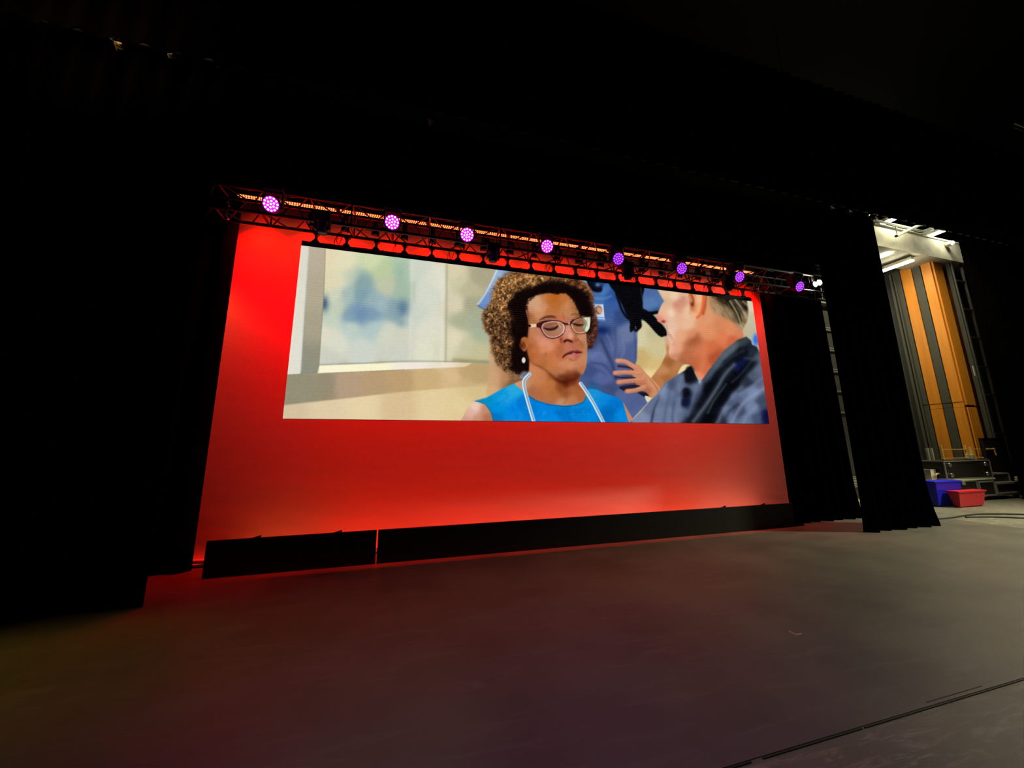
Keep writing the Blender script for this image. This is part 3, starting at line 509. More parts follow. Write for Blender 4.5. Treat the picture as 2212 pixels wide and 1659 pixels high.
tag(mar.build('dance_floor', floor_mat('vinyl_dance_floor', (.080, .074, .062), 1.4, .46, .45, 1.5)), 'dark matte vinyl dance floor sheet covering the stage in front of the screen', 'dance floor')
s = MB(); p0, p1 = at_z(1600, 1653.5, 0), at_z(2212, 1471, 0); Ys = 1.732
for a, b in ((-3.0, 1.72), (1.80, 2.52), (2.545, 9.0)): s.box(a, b, Ys - .007, Ys + .002, 0, .005)
tag(s.build('trim_1', M['seam']), kind='structure')
a = at_z(2002, 1517, .004); b = at_z(2122, 1482, .004)
tag(MB().box(a.x, b.x, a.y - .003, a.y + .003, .004, .0055).build('trim_2', M['seam']), kind='structure')
tag(MB().box(-10, 26, 12.5, 12.7, 0, 13).build('wall_back', M['dgrey']), kind='structure')
tag(MB().box(-10.2, -10, -9, 12.7, 0, 13).build('wall_left', M['black']), kind='structure')
tag(MB().box(17.5, 17.7, 7.5, 12.5, 0, 8.45).build('wall_right', M['dgrey']), kind='structure')
tag(MB().box(17.5, 17.97, 7.27, 7.5, 0, 7.97).build('wall_corner', M['dgrey']), kind='structure')
tag(MB().box(17.97, 26, 7.52, 7.7, 0, 7.97).build('wall_wing', M['dgrey']), kind='structure')
tag(MB().box(12.5, 20.5, 4.85, 6.97, 9.10, 9.25).build('ceiling', M['dgrey']), kind='structure')
tag(MB().box(-10, 26, -9, 12.7, 13, 13.2).build('ceiling', M['black']), kind='structure')
# wing ceiling behind and in front of the beam
tag(MB().box(13.0, 17.5, 7.85, 12.5, 8.45, 8.6).build('ceiling_wing', M['dgrey']), kind='structure')
bm_ = MB().box(13.4, 20.5, 7.0, 7.9, 7.98, 8.72); bm_.box(13.4, 20.5, 6.98, 7.0, 8.70, 8.76)
tag(bm_.build('concrete_beam', M['concrete']), 'pale mottled concrete beam crossing above the striped wing wall', 'beam')
# striped wall panels
def zc(*p): return [(1860 + a / 8.295, 440 + b / 8.295) for a, b in p]
TOP = 8.07
grp = 'tall panels on the wing wall'
for nm, q, m, lab in (('wall_panel', ((555,1260),(680,1210)), 'grey', 'grey wall panel at the far left of the striped wing wall'),
                      ('wood_panel', ((700,1203),(888,1140)), 'wood', 'narrow orange wood wall panel between two grey panels'),
                      ('wall_panel', ((905,1135),(1040,1075)), 'grey', 'grey wall panel between the two orange wood panels'),
                      ('wood_panel', ((1058,1070),(1250,1000)), 'wood', 'wide orange wood wall panel at the outer corner of the wing wall')):
    (xa, ya), (xb, yb) = zc(*q); A = at_x(xa, ya, 17.46); B = at_x(xb, yb, 17.46)
    y0, y1 = sorted((A.y, B.y)); y0 = max(y0, 7.27)
    t = thing(nm, (17.46, (y0 + y1) / 2, 0), lab, 'panel', grp)
    MB().box(17.43, 17.498, y0, y1, 2.96, TOP, .006).build('upper_board', M[m], t)
    MB().box(17.43, 17.498, y0, y1, 0, 2.78, .006).build('lower_board', M[m], t)
    MB().box(17.445, 17.498, y0, y1, 2.79, 2.95, .004).build('joint_strip', M[m], t)
t = thing('wood_panel', (17.7, 7.25, 0), 'orange wood panel facing the stage beside the wide corner panel', 'panel', grp)
MB().box(17.5, 17.97, 7.22, 7.268, 2.85, TOP, .006).build('upper_board', M['wood'], t)
lb = MB()
for k in range(5): lb.box(17.5 + k * .095, 17.58 + k * .095, 7.22, 7.268, 0, 2.78)
lb.box(17.5, 17.97, 7.255, 7.268, 0, 2.78); lb.build('slatted_lower_board', M['wood'], t)
t = thing('wood_panel', (18.3, 7.48, 0), 'orange wood panel set back behind the ladder tower', 'panel', grp)
MB().box(17.98, 18.75, 7.44, 7.515, 2.85, 7.9, .006).build('upper_board', M['wood'], t)
MB().box(17.98, 18.75, 7.44, 7.515, 0, 2.78, .006).build('lower_board', M['wood'], t)
# ============================ cyclorama and masking ==========================
def cloth(name, x0, x1, y, z0, z1, m, amp=.05, pitch=.32, nz=24, per=10, fl=0., fr=0., th=.006, parent=None, seed=0, hem=None):
    r = random.Random(seed); n = int((x1 - x0) / pitch * per) + 2; b = bmesh.new(); g = []
    ph = r.uniform(0, 6)
    for j in range(nz + 1):
        v = j / nz; z = z0 + (z1 - z0) * v; row = []; low = max(0, 1 - (z - z0) / .9)
        for i in range(n + 1):
            u = i / n; x = x0 + (x1 - x0) * u
            w = math.sin(x / pitch * 6.283 + ph + .6 * math.sin(x * 1.7 + seed)) + .35 * math.sin(x / pitch * 2.9 + 2 * ph + z * .25)
            xx = x + fl * -(low ** 2) * (1 - u) + fr * (low ** 2) * u
            row.append(b.verts.new((xx, y + amp * w * (.75 + .35 * (1 - v)), z)))
        g.append(row)
    for j in range(nz):
        for i in range(n): b.faces.new((g[j][i], g[j][i + 1], g[j + 1][i + 1], g[j + 1][i]))
    me = bpy.data.meshes.new(name); b.to_mesh(me); b.free(); me.materials.append(m)
    for p in me.polygons: p.use_smooth = True
    o = bpy.data.objects.new(name, me); COL.objects.link(o)
    if th:
        so = o.modifiers.new('thickness', 'SOLIDIFY'); so.thickness = th
    if parent is not None: o.parent = parent; o.matrix_parent_inverse = Matrix.Translation(parent.location).inverted()
    return o
# cyc: stretched cloth with a slightly rumpled hem
t = thing('cyclorama', (2.3, YC, 0), 'white cyclorama cloth lit red, hanging behind the video wall', 'backdrop')
b = bmesh.new(); g = []; nx, nz = 220, 90
for j in range(nz + 1):
    z = .02 + 6.9 * (j / nz) ** 1.6; row = []
    for i in range(nx + 1):
        x = -3.9 + 12.6 * i / nx; low = max(0, 1 - z / 1.6)
        w = .002 * math.sin(x * 1.1 + z) + .0012 * low * math.sin(x * 2.3 + 9 * z) + .0009 * low * math.sin(x * 5.7 + 24 * z + 2 * math.sin(x * 3.1))
        w -= .05 * max(0, 1 - z / .16) ** 2 * (1 + .25 * math.sin(x * 21))
        row.append(b.verts.new((x, YC + w, z)))
    g.append(row)
for j in range(nz):
    for i in range(nx): b.faces.new((g[j][i], g[j][i + 1], g[j + 1][i + 1], g[j + 1][i]))
me = bpy.data.meshes.new('cloth'); b.to_mesh(me); b.free(); me.materials.append(M['cyc'])
for p in me.polygons: p.use_smooth = True
o = bpy.data.objects.new('cloth', me); COL.objects.link(o); o.parent = t; o.matrix_parent_inverse = Matrix.Translation(t.location).inverted()
hm = MB()
for k in range(3): hm.path([(-3.9 + i * .2, YC - .07 - .02 * k + .006 * math.sin(i * 1.7 + k), .028 + .035 * k + .006 * math.sin(i * 2.3 + k * 2)) for i in range(64)], .018)
hm.build('rumpled_hem', M['cyc'], t)
Y1 = 4.9; PZ = 6.84
def leg(name, x0, x1, y, z1, lab, seed, fl=0., fr=0.):
    o = cloth(name, x0, x1, y, .006, z1, M['velvet'], fl=fl, fr=fr, seed=seed)
    return tag(o, lab, 'curtain', 'black masking curtains')
leg('stage_curtain', -9.2, -2.68, Y1, PZ - .10, 'wide black curtain nearest the camera at the left, reaching the stage floor', 1, fr=.0)
leg('stage_curtain', 8.1, 10.06, Y1, PZ - .10, 'narrow black curtain standing alone right of the screen, with flared hem', 2, fl=.05, fr=.18)
leg('stage_curtain', -9.2, -2.86, 5.98, 7.4, 'black curtain edging the left side of the red backdrop, behind the nearest curtain', 3)
leg('stage_curtain', 7.5, 9.40, 5.85, 7.4, 'black curtain edging the right side of the red backdrop, behind the truss', 4, fr=.12)
drp = cloth('stage_curtain', 16.75, 25.5, 6.25, .02, 10.5, M['velvet'], seed=5)
tag(drp, 'tall black curtain at the far right edge beyond the equipment cases', 'curtain', 'black masking curtains')
def border(x0, x1, y, z0, z1, lab, seed):
    return tag(cloth('border_curtain', x0, x1, y, z0, z1, M['serge'], amp=.03, nz=6, seed=seed), lab, 'curtain', 'black border curtains above the stage')
border(-9.2, 9.6, Y1 + .12, 5.42, PZ - .10, 'black border curtain hanging below the clamped pipe above the truss', 6)
border(-9.2, 9.6, 6.05, 5.72, 7.6, 'black border curtain masking the top edge of the red backdrop', 7)
border(-9.2, 25, 4.55, 6.52, 9.6, 'high black border curtain closing off the top of the view', 8)
t = thing('batten_pipe', (3, Y1, PZ), 'long grey pipe with clamps carrying the near curtains', 'pipe')
MB().tube((-9.3, Y1 - .06, PZ), (9.7, Y1 - .06, PZ), .022).build('pipe', M['truss'], t); MB().tube((9.7, Y1 - .06, PZ), (15.2, Y1 - .06, PZ), .020).build('pipe', M['dsteel'], t)  # left darker, right paler: uneven light along one pipe painted by material
def clamp_at(px, py, m, big=1.):
    p = at_y(px, py, Y1 - .05); c = MB()
    c.box(p.x - .03 * big, p.x + .03 * big, p.y - .035, p.y + .035, p.z - .06 * big, p.z + .07 * big, .008)
    c.tube((p.x - .05 * big, p.y - .04, p.z - .01), (p.x + .06 * big, p.y - .04, p.z - .05 * big), .012 * big)
    c.tube((p.x, p.y - .05, p.z + .02), (p.x, p.y + .06, p.z + .02), .02 * big)
    c.tube((p.x - .02, p.y - .02, p.z - .06 * big), (p.x + .01, p.y - .02, p.z - .13 * big), .008)
    c.build('pipe_clamp', m, t)
for q in ((258, 92, M['brass'], 1.1), (370, 117, M['steel'], .7), (928, 262, M['alu'], .8), (1793, 447, M['steel'], 1.), (1832, 456, M['steel'], .8), (1040, 280, M['truss'], .6), (1545, 395, M['truss'], .8), (1888, 470, M['steel'], .8), (470, 135, M['truss'], .8), (700, 195, M['truss'], .9)): clamp_at(*q)
# ============================ truss ==========================================
TX0, TX1, TYF, TYB, TZ0, TZ1 = -3.4, 9.06, 5.2, 5.5, 4.885, 5.25
t = thing('lighting_truss', (3, 5.35, TZ0), 'long black box truss spanning above the video wall', 'truss')
for y, z, nm in ((TYF, TZ0, 'lower_front_chord'), (TYB, TZ0, 'lower_back_chord'), (TYF, TZ1, 'upper_front_chord'), (TYB, TZ1, 'upper_back_chord')):
    MB().tube((TX0, y, z), (TX1, y, z), .024, 12).build(nm, M['truss'], t)
BAY = .575; n = int((TX1 - TX0) / BAY); r_ = .0105
faces = dict(lower_lacing=((TYF, TZ0), (TYB, TZ0)), upper_lacing=((TYF, TZ1), (TYB, TZ1)), front_lacing=((TYF, TZ0), (TYF, TZ1)), back_lacing=((TYB, TZ0), (TYB, TZ1)))
for nm, (A, B) in faces.items():
    m = MB(); front = nm == 'front_lacing'
    for k in range(0, n + 1, 4 if front else 1):
        x = TX0 + .03 + k * BAY
        if front: MB().tube((x, *A), (x, *B), r_ * 1.25, 8).build('front_post', M['truss'], t)
        else: m.tube((x, *A), (x, *B), r_ * 1.25, 8)
        if k < n and not front:
            m.tube((x + .02, *A), (x + BAY * .42, *B), r_, 8); m.tube((x + BAY * .58, *B), (x + BAY - .02, *A), r_, 8)
    if not front: m.build(nm, M['truss'], t)
c = MB()
for y, z, rr, sd in ((5.47, 5.035, .011, 1), (5.45, 5.06, .008, 2), (5.24, 5.30, .013, 3), (5.30, 5.29, .01, 4)):
    c.path([(TX0 + i * .12, y + .008 * math.sin(i * .9 + sd), z + .009 * math.sin(i * 1.3 + sd * 2)) for i in range(104)], rr, 6)
c.build('cable_bundle', M['rubber'], t)
TRUSS = t
t2 = thing('chain_hoist', (8.62, 5.35, 5.35), 'small grey hoist hook above the right end of the truss', 'hoist')
p = at_y(1766, 588, 5.35)
m = MB(); m.box(p.x - .11, p.x + .11, 5.29, 5.41, p.z - .04, p.z + .05, .012); m.box(p.x - .08, p.x + .08, 5.3, 5.4, p.z + .045, p.z + .12, .01); m.build('hoist_body', M['truss'], t2)
MB().tube((p.x, 5.35, p.z + .1), (p.x, 5.35, 12.9), .008).build('chain', M['truss'], t2); MB().tube((p.x, 5.35, 5.27), (p.x, 5.35, p.z), .02).build('hook', M['alu'], t2)
# bright white spot fixture at the right end of the truss
p = at_y(1773, 609, 5.12)
t3 = thing('spotlight', p, 'small white spotlight shining at the right end of the truss', 'spotlight')
MB().tube((p.x, 5.28, p.z + .02), (p.x, 5.15, p.z), .075, 20).build('lamp_body', M['truss'], t3)
MB().tube((p.x, 5.15, p.z), (p.x, 5.128, p.z), .062, 20, .05).build('lens', M['lamp_white'], t3)
q = at_y(1764, 613, 5.12); MB().tube((q.x, 5.15, q.z), (q.x, 5.128, q.z), .055, 20, .045).build('lens', M['lamp_white'], t3); MB().tube((q.x, 5.26, q.z), (q.x, 5.15, q.z), .066, 20).build('lamp_body', M['truss'], t3)
MB().box(q.x - .02, p.x + .02, 5.19, 5.23, p.z + .03, TZ1 + .03).build('mount_bracket', M['truss'], t3)
SPOTP = p.copy()
# ============================ video wall =====================================
LX0, LX1, LZ0, LZ1 = -1.79, 6.84, 2.02, 4.632
wall = thing('led_screen', (2.5, YL, LZ0), 'wide video wall showing a woman with curly hair and glasses talking to a man', 'screen')
NX, NZ = 1180, 400
gx, gz = np.meshgrid(np.linspace(LX0, LX1, NX), np.linspace(LZ0, LZ1, NZ))
P = np.stack([gx.ravel(), np.full(gx.size, YL - .001), gz.ravel()], 1)
d = P - np.array([0, 0, HC]); Rn, Un, Fn = np.array(R_), np.array(U_), np.array(F_)
zz = d @ Fn; px = W / 2 + FPX * (d @ Rn) / zz; py = H / 2 - FPX * (d @ Un) / zz
u = np.clip((px - CX0) * CS - .5, 0, PW - 1.001); v = np.clip((py - CY0) * CS - .5, 0, PH - 1.001)
ui, vi = u.astype(int), v.astype(int); fu, fv = (u - ui)[:, None], (v - vi)[:, None]
C_ = (CAN[vi, ui] * (1 - fu) + CAN[vi, ui + 1] * fu) * (1 - fv) + (CAN[vi + 1, ui] * (1 - fu) + CAN[vi + 1, ui + 1] * fu) * fv
band = np.exp(-((P[:, 2] - 3.86) / .17) ** 4)[:, None]                      # scan-line interference of the LED wall
C_ = C_ + band * (.035 * np.sin(P[:, 2] * 2 * math.pi / .041))[:, None] * (1.15 - C_)
C_ = C_ + (.003 * np.sin(P[:, 2] * 2 * math.pi / .055 + .3 * np.sin(P[:, 0])))[:, None]
C_ = np.clip(C_, 0, 1); C_ = np.where(C_ <= .04045, C_ / 12.92, ((C_ + .055) / 1.055) ** 2.4)
me = bpy.data.meshes.new('screen_face'); nv = NX * NZ; nf = (NX - 1) * (NZ - 1)
i0 = (np.arange(NZ - 1)[:, None] * NX + np.arange(NX - 1)[None]).ravel()
fc = np.stack([i0, i0 + 1, i0 + NX + 1, i0 + NX], 1)
me.vertices.add(nv); me.vertices.foreach_set('co', P.astype(np.float32).ravel())
me.loops.add(nf * 4); me.loops.foreach_set('vertex_index', fc.astype(np.int32).ravel())
me.polygons.add(nf); me.polygons.foreach_set('loop_start', (np.arange(nf) * 4).astype(np.int32)); me.update(calc_edges=True)
at = me.color_attributes.new('picture', 'FLOAT_COLOR', 'POINT')
at.data.foreach_set('color', np.concatenate([C_, np.ones((nv, 1))], 1).astype(np.float32).ravel())
m = bpy.data.materials.new('lit_led_picture'); m.use_nodes = True; nt = m.node_tree; nt.nodes.clear()
an = nt.nodes.new('ShaderNodeAttribute'); an.attribute_name = 'picture'; em = nt.nodes.new('ShaderNodeEmission'); out = nt.nodes.new('ShaderNodeOutputMaterial')
em.inputs['Strength'].default_value = 1.0; nt.links.new(an.outputs['Color'], em.inputs['Color']); nt.links.new(em.outputs[0], out.inputs[0])
m.cycles.emission_sampling = 'FRONT'
me.materials.append(m); o = bpy.data.objects.new('screen_face', me); COL.objects.link(o); o.parent = wall; o.matrix_parent_inverse = Matrix.Translation(wall.location).inverted()
MB().box(LX0, LX1, YL, YL + .09, LZ0, LZ1).build('cabinet_back', M['black'], wall)
hb = MB(); hb.box(LX0, LX1 - .02, YL - .004, YL + .08, LZ1 + .001, LZ1 + .083)
for k in range(34): hb.box(LX0 + .12 + k * .255, LX0 + .15 + k * .255, YL, YL + .05, LZ1 + .083, LZ1 + .092)
hb.build('header_bar', M['black'], wall)
HX = [-1.6 + .4325 * k for k in range(20)] + [6.86]
for k, x in enumerate(HX[:-1]):
    z0, z1 = LZ1 + .083, TZ0 - .025
    MB().prism([(x - .055, z0), (x + .055, z0), (x + .014, z0 + .05), (x + .02, z1 - .03), (x + .05, z1), (x - .05, z1), (x - .02, z1 - .03), (x - .014, z0 + .05)], YL - .02, YL + .03).build('hanging_bracket', M['black'], wall)
# strut plates and drop cables between truss and wall
for k, x in enumerate(HX[:-1]):
    rr = random.Random(k)
    m = MB(); w = rr.choice((.035, .05, .06))
    m.box(x - w, x + w, 5.30, 5.36, TZ0 - .02, TZ0 + rr.choice((.20, .23, .26)), .006); m.box(x - w * .7, x + w * .7, 5.17, 5.30, TZ0 + .03, TZ0 + .09, .006)
    sp = m.build('clamp_plate', M['black'], TRUSS)
    MB().tube((x + w + .008, 5.345, TZ0 - .03), (x + w + .008, 5.345, TZ0 + .12), .011).build('clamp_bolt', M['truss'], sp); MB().tube((x - w - .01, 5.33, TZ0 - .03), (x - w - .01, 5.33, TZ0 + .03), .014).build('clamp_bolt', M['truss'], sp)
cb = MB()
for k in range(0, 20, 2):
    for j, dx in enumerate((-.12, -.15, -.085)[:2 + (k % 4 == 0)]):
        x = HX[k] + .43 + dx; cb.path([(x - .02 * math.sin(i * .5 + j), YL - .01, LZ1 + .08 + .22 * i / 8) for i in range(9)], .0045, 6)
tag(cb.build('signal_cables', M['rubber']), 'thin black cables dropping from the truss to the video wall', 'cable', kind='stuff')
# ============================ wash lights ====================================
def wash(px, py, lens, plate, lab, hot):
    p = at_y(px, py, 5.0); tilt = math.radians(24)
    t = thing('wash_light', p, lab, 'stage light', 'lit wash lights along the truss')
    nrm = Vector((-.08, -math.cos(tilt), -math.sin(tilt))).normalized(); q = nrm.to_track_quat('Z', 'Y').to_matrix().to_4x4(); q.translation = p
    h = MB().lathe([(.05, -.17), (.085, -.15), (.105, -.07), (.112, -.02), (.112, .004), (.104, .004), (.102, -.006)], 32, q).build('head', M['black'], t, True)
    MB().lathe([(.1025, -.008), (.1025, -.002)], 32, q).build('face_plate', plate, h)
    base = MB().lathe([(.0125, -.004), (.0125, .003), (.009, .006)], 12, Matrix()).b
    lm = bpy.data.meshes.new('lens'); bmesh.ops.recalc_face_normals(base, faces=base.faces[:]); base.to_mesh(lm); base.free(); lm.materials.append(lens)
    pos = [(0, 0)] + [(.042 * math.cos(k * math.pi / 3 + .3), .042 * math.sin(k * math.pi / 3 + .3)) for k in range(6)] + [(.083 * math.cos(k * math.pi / 6), .083 * math.sin(k * math.pi / 6)) for k in range(12)]
    for x, y in pos:
        o = bpy.data.objects.new('lens', lm); COL.objects.link(o); o.parent = h
        mm = q @ Matrix.Translation((x, y, 0)); o.matrix_basis = mm
    top = p + Vector((0, .11, .16))
    y = MB()
    for s_ in (-1, 1):
        y.box(p.x + s_ * .118 - .008, p.x + s_ * .118 + .008, p.y + .03, p.y + .10, p.z - .03, p.z + .20, .004)
    y.box(p.x - .126, p.x + .126, p.y + .03, p.y + .10, p.z + .195, p.z + .212, .004); y.build('yoke', M['black'], t)
    MB().box(p.x - .12, p.x + .12, p.y - .02, p.y + .17, p.z + .213, p.z + .29, .01).build('base_box', M['black'], t)
    m = MB(); m.box(p.x - .03, p.x + .03, p.y + .14, p.y + .22, p.z + .15, p.z + .27, .006); m.build('hook_clamp', M['truss'], t)
    ld = bpy.data.lights.new('wash_beam', 'SPOT'); ld.energy = 26 * hot; ld.color = (.62, .08, 1.); ld.spot_size = math.radians(120); ld.spot_blend = .9; ld.shadow_soft_size = .08
    lo = bpy.data.objects.new('wash_beam', ld); COL.objects.link(lo); lo.location = p + nrm * .03; lo.rotation_euler = nrm.to_track_quat('-Z', 'Y').to_euler()
    if hot > .85:
        ld = bpy.data.lights.new('wash_spill', 'POINT'); ld.energy = 1.5 * hot; ld.color = (.75, .02, 1.); ld.shadow_soft_size = .06
        lo = bpy.data.objects.new('wash_spill', ld); COL.objects.link(lo); lo.location = p + nrm * .09
WL = ((585, 441, 'hot'), (847, 480, 'hot'), (1009, 507, 'hot'), (1182, 532, 'mid'), (1336, 559, 'dim'), (1473, 580, 'dim'), (1598, 598, 'dim'), (1728, 619, 'dim'))
WN = ('leftmost lit magenta wash light on the truss, beside the left curtain', 'lit magenta wash light above the window in the picture, second from the left', 'lit magenta wash light third from the left on the truss',
      'lit violet wash light above the curly hair in the picture', 'lit purple wash light fifth from the left on the truss', 'lit purple wash light above the man in the picture', 'lit purple wash light above the right end of the video wall', 'dim purple wash light at the far right of the truss, past the red backdrop')
for (x, y, k), lab in zip(WL, WN):
    wash(x, y, M['lens_' + k], M['plate_hot' if k in ('hot', 'mid') else 'plate_dim'], lab, {'hot': 1., 'mid': .9, 'dim': .8}[k])
# unlit moving heads hanging between them
def mover(px, py, lab):
    p = at_y(px, py, 5.12); t = thing('moving_head', p, lab, 'stage light', 'unlit moving heads along the truss')
    MB().box(p.x - .10, p.x + .10, p.y - .06, p.y + .05, p.z + .05, p.z + .16, .012).build('base_box', M['black'], t)
    y = MB().box(p.x - .10, p.x + .10, p.y - .04, p.y + .04, p.z + .03, p.z + .055, .006)
    for s_ in (-1, 1): y.box(p.x + s_ * .092 - .012, p.x + s_ * .092 + .012, p.y - .04, p.y + .04, p.z - .10, p.z + .055, .006)
    y.build('yoke', M['black'], t)
    q = Matrix.Rotation(math.radians(186), 4, 'X'); q.translation = Vector((p.x, p.y, p.z - .055))
    h = MB().lathe([(.03, -.07), (.065, -.06), (.076, 0.), (.07, .07), (.06, .09), (.054, .09), (.052, .083)], 28, q).build('head', M['black'], t, True)
    MB().lathe([(.051, .082), (.045, .088), (.03, .092)], 24, q).build('lens', M['rubber'], h, True)
    MB().box(p.x - .02, p.x + .02, p.y + .04, p.y + .10, p.z + .06, p.z + .13, .004).build('hook_clamp', M['truss'], t)
for q in ((697, 484, 'unlit black moving head light next to the leftmost wash light'), (1065, 547, 'unlit black moving head light right of the third wash light'), (1356, 586, 'unlit black moving head light near the fifth wash light'), (1572, 613, 'unlit black moving head light near the right end of the video wall')): mover(*q)
# ============================ red LED battens ================================
N = 40; L = 1.42
def batten(k, x0):
    labs = ('leftmost red LED batten, beside the left curtain', 'red LED batten between the leftmost and second wash lights', 'red LED batten passing above the second and third wash lights', 'red LED batten passing above the fourth wash light', 'red LED batten passing above the fifth wash light', 'red LED batten passing above the sixth wash light', 'rightmost red LED batten, ending at the right curtain')
    t = thing('led_batten', (x0 + L / 2, 5.8, 5.5), labs[k], 'stage light', 'red LED battens behind the truss')
    x1 = min(x0 + L, 7.42)
    MB().box(x0, x1, 5.735, 5.90, 5.50, 5.58, .008).build('housing', M['batten'], t)
    m = MB(); i = 0
    while x0 + .03 + i * .0355 < x1 - .02:
        x = x0 + .03 + i * .0355
        m.box(x - .010, x + .010, 5.748, 5.775, 5.484, 5.500, .005); m.box(x + .0075, x + .0275, 5.800, 5.828, 5.484, 5.500, .005)
        if i % 2: m.box(x - .008, x + .008, 5.856, 5.876, 5.488, 5.500, .004)
        i += 1
    m.build('led_rows', M['red_led'], t)
    for e in (x0 + .2, x1 - .2): MB().box(e - .02, e + .02, 5.80, 5.83, 5.57, 5.705, .004).build('bracket', M['truss'], t)
BX = [-2.84 + 1.46 * k for k in range(8)]
for k, x0 in enumerate(BX[:7]): batten(k, x0)
MB().tube((-3.2, 5.815, 5.73), (7.40, 5.815, 5.73), .024).build('batten_rail', M['truss'], None)
tag(bpy.data.objects['batten_rail'], 'black pipe carrying the red LED battens', 'pipe')
def spot(nm, loc, dr, e, col, deg, blend=1., size=.1):
    ld = bpy.data.lights.new(nm, 'SPOT'); ld.energy = e; ld.color = col; ld.spot_size = math.radians(deg); ld.spot_blend = blend; ld.shadow_soft_size = size
    lo = bpy.data.objects.new(nm, ld); COL.objects.link(lo); lo.location = loc; lo.rotation_euler = Vector(dr).to_track_quat('-Z', 'Y').to_euler()
RED = (1., .0012, .0005)
for k in range(16):
    x = -2.6 + k * .68
    spot('batten_beam', (x, 5.83, 5.47), (0, .8, -.75), RED_A, RED, 130)
    spot('batten_beam', (x, 5.81, 5.47), (0, .47, -1), RED_B, RED, 94, 1.)
for k in range(19):
    x = -2.1 + k * .5
    spot('ground_row_beam', (x, 5.80, .12), (0, 1, .9), RED_C * (1 if x > -1.4 else .45), (1., .034, .010) if -1.4 < x < 4.5 else (1., .12, .03) if x < 0 else (1., .10 if x < 5.6 else .2, .04 if x < 5.6 else .11), 165, 1., .2)  # end beams tinted browner, standing in for pale spill on the cyc
# ============================ ground row =====================================
gap = at_y(811, 1217, 5.645).x
for x0, x1, lab in ((-2.55, gap - .008, 'short black masking flat on the floor below the left of the screen'), (gap + .014, 7.33, 'long black masking flat on the floor below the screen')):
    t = thing('masking_flat', ((x0 + x1) / 2, 5.66, 0), lab, 'masking flat', 'low black flats in front of the red backdrop')
    MB().box(x0, x1, 5.645, 5.68, .004, .452, .003).build('board', M['black'], t)
    xs = [x0 + .35] if x1 < 0 else [x0 + .5]
    if x1 > 0: xs = [at_y(1565, 1092, 5.66).x, at_y(1650, 1087, 5.66).x]
    else: xs = [at_y(560, 1160, 5.66).x, at_y(735, 1148, 5.66).x]
    for x in xs: MB().prism([(x - .09, .452), (x + .02, .452), (x + .02, .482)], 5.65, 5.67).build('brace_tip', M['black'], t)
    for x in (x0 + .3, (x0 + x1) / 2, x1 - .3): MB().box(x - .02, x + .02, 5.68, 5.95, .0045, .03).tube((x, 5.69, .42), (x, 5.93, .02), .012).build('floor_brace', M['black'], t)
p = at_y(1733, 1120, 5.7); tag(MB().box(7.335, 7.58, 5.66, 5.78, .004, .30, .01).build('sandbag', M['serge']), 'black bag at the right end of the masking flat', 'bag')
# extra small pieces on the floor: tape mark, wing cables
a = at_z(1704, 1363, .004); b = at_z(1719, 1371, .004); c = at_z(1732, 1369, .004)
m = MB(); th = .005
for u_, v_ in ((a, b), (b, c)):
    dd = (v_ - u_).normalized(); nn = Vector((-dd.y, dd.x, 0)) * th
    vs = [m.b.verts.new(Vector((w_.x, w_.y, z))) for z in (.0042, .0052) for w_ in (u_ - nn, v_ - nn, v_ + nn, u_ + nn)]
    for fcs in ((0, 1, 2, 3), (7, 6, 5, 4), (0, 4, 5, 1), (1, 5, 6, 2), (2, 6, 7, 3), (3, 7, 4, 0)): m.b.faces.new([vs[i] for i in fcs])
tag(m.build('tape_mark', M['tape']), 'small pink tape corner mark on the dark stage floor', 'tape mark')
def cable(pts, r, lab):
    P_ = [at_z(x, y, r + .001) for x, y in pts]
    q = []
    for i in range(len(P_) - 1):
        for j in range(6): q.append(P_[i].lerp(P_[i + 1], j / 6))
    q.append(P_[-1])
    for _ in range(6): q = [q[0]] + [(q[i - 1] + q[i] * 2 + q[i + 1]) / 4 for i in range(1, len(q) - 1)] + [q[-1]]
    tag(MB().path(q, r).build('floor_cable', M['rubber']), lab, 'cable', 'cables on the wing floor')
cable(((2020, 1121), (2050, 1119), (2085, 1113), (2115, 1110), (2150, 1109.5), (2212, 1111), (2260, 1112)), .018, 'black cable on the wing floor, the one curving past the curtain hem')
cable(((2086, 1117), (2130, 1116), (2170, 1117), (2212, 1119), (2260, 1120)), .016, 'black cable on the wing floor, the straight one nearer the camera')
# ============================ right wing =====================================
def fluo(x0, y0, x1, y1, z, lab, ww=.075):
    """ceiling fitting from (x0,y0) to (x1,y1)"""
    A = Vector((x0, y0, z)); B = Vector((x1, y1, z)); c_ = (A + B) / 2; ang = math.atan2(y1 - y0, x1 - x0); Ln = (B - A).length
    rot = Matrix.Rotation(ang, 3, 'Z')
    t = thing('fluorescent_light', (c_.x, c_.y, z), lab, 'ceiling light', 'lit fluorescent lights in the wing')
    MB().box(c_.x - Ln / 2, c_.x + Ln / 2, c_.y - ww, c_.y + ww, z + .02, z + .128, .008, rot).build('housing', M['cream'], t)
    m = MB()
    for o_ in (-.5, .5):
        off = rot @ Vector((0, ww * o_, 0)); MB().tube(A + off, B + off, .019 if ww < .1 else .03, 12).build('tube', M['tube'], t)
# above the beam, in front of it
A = at_z(1905, 485, 8.965); B = at_z(1943, 472.5, 8.965); fluo(A.x, A.y, A.x + .05, B.y if abs(B.y - A.y) > .5 else A.y - 1.2, 8.965, 'lit fluorescent light above the beam, the one nearer the narrow curtain', .11)
A = at_z(2003, 512, 8.965); fluo(A.x, A.y, A.x + .05, A.y - .9, 8.965, 'lit fluorescent light above the beam, at its right end', .11)
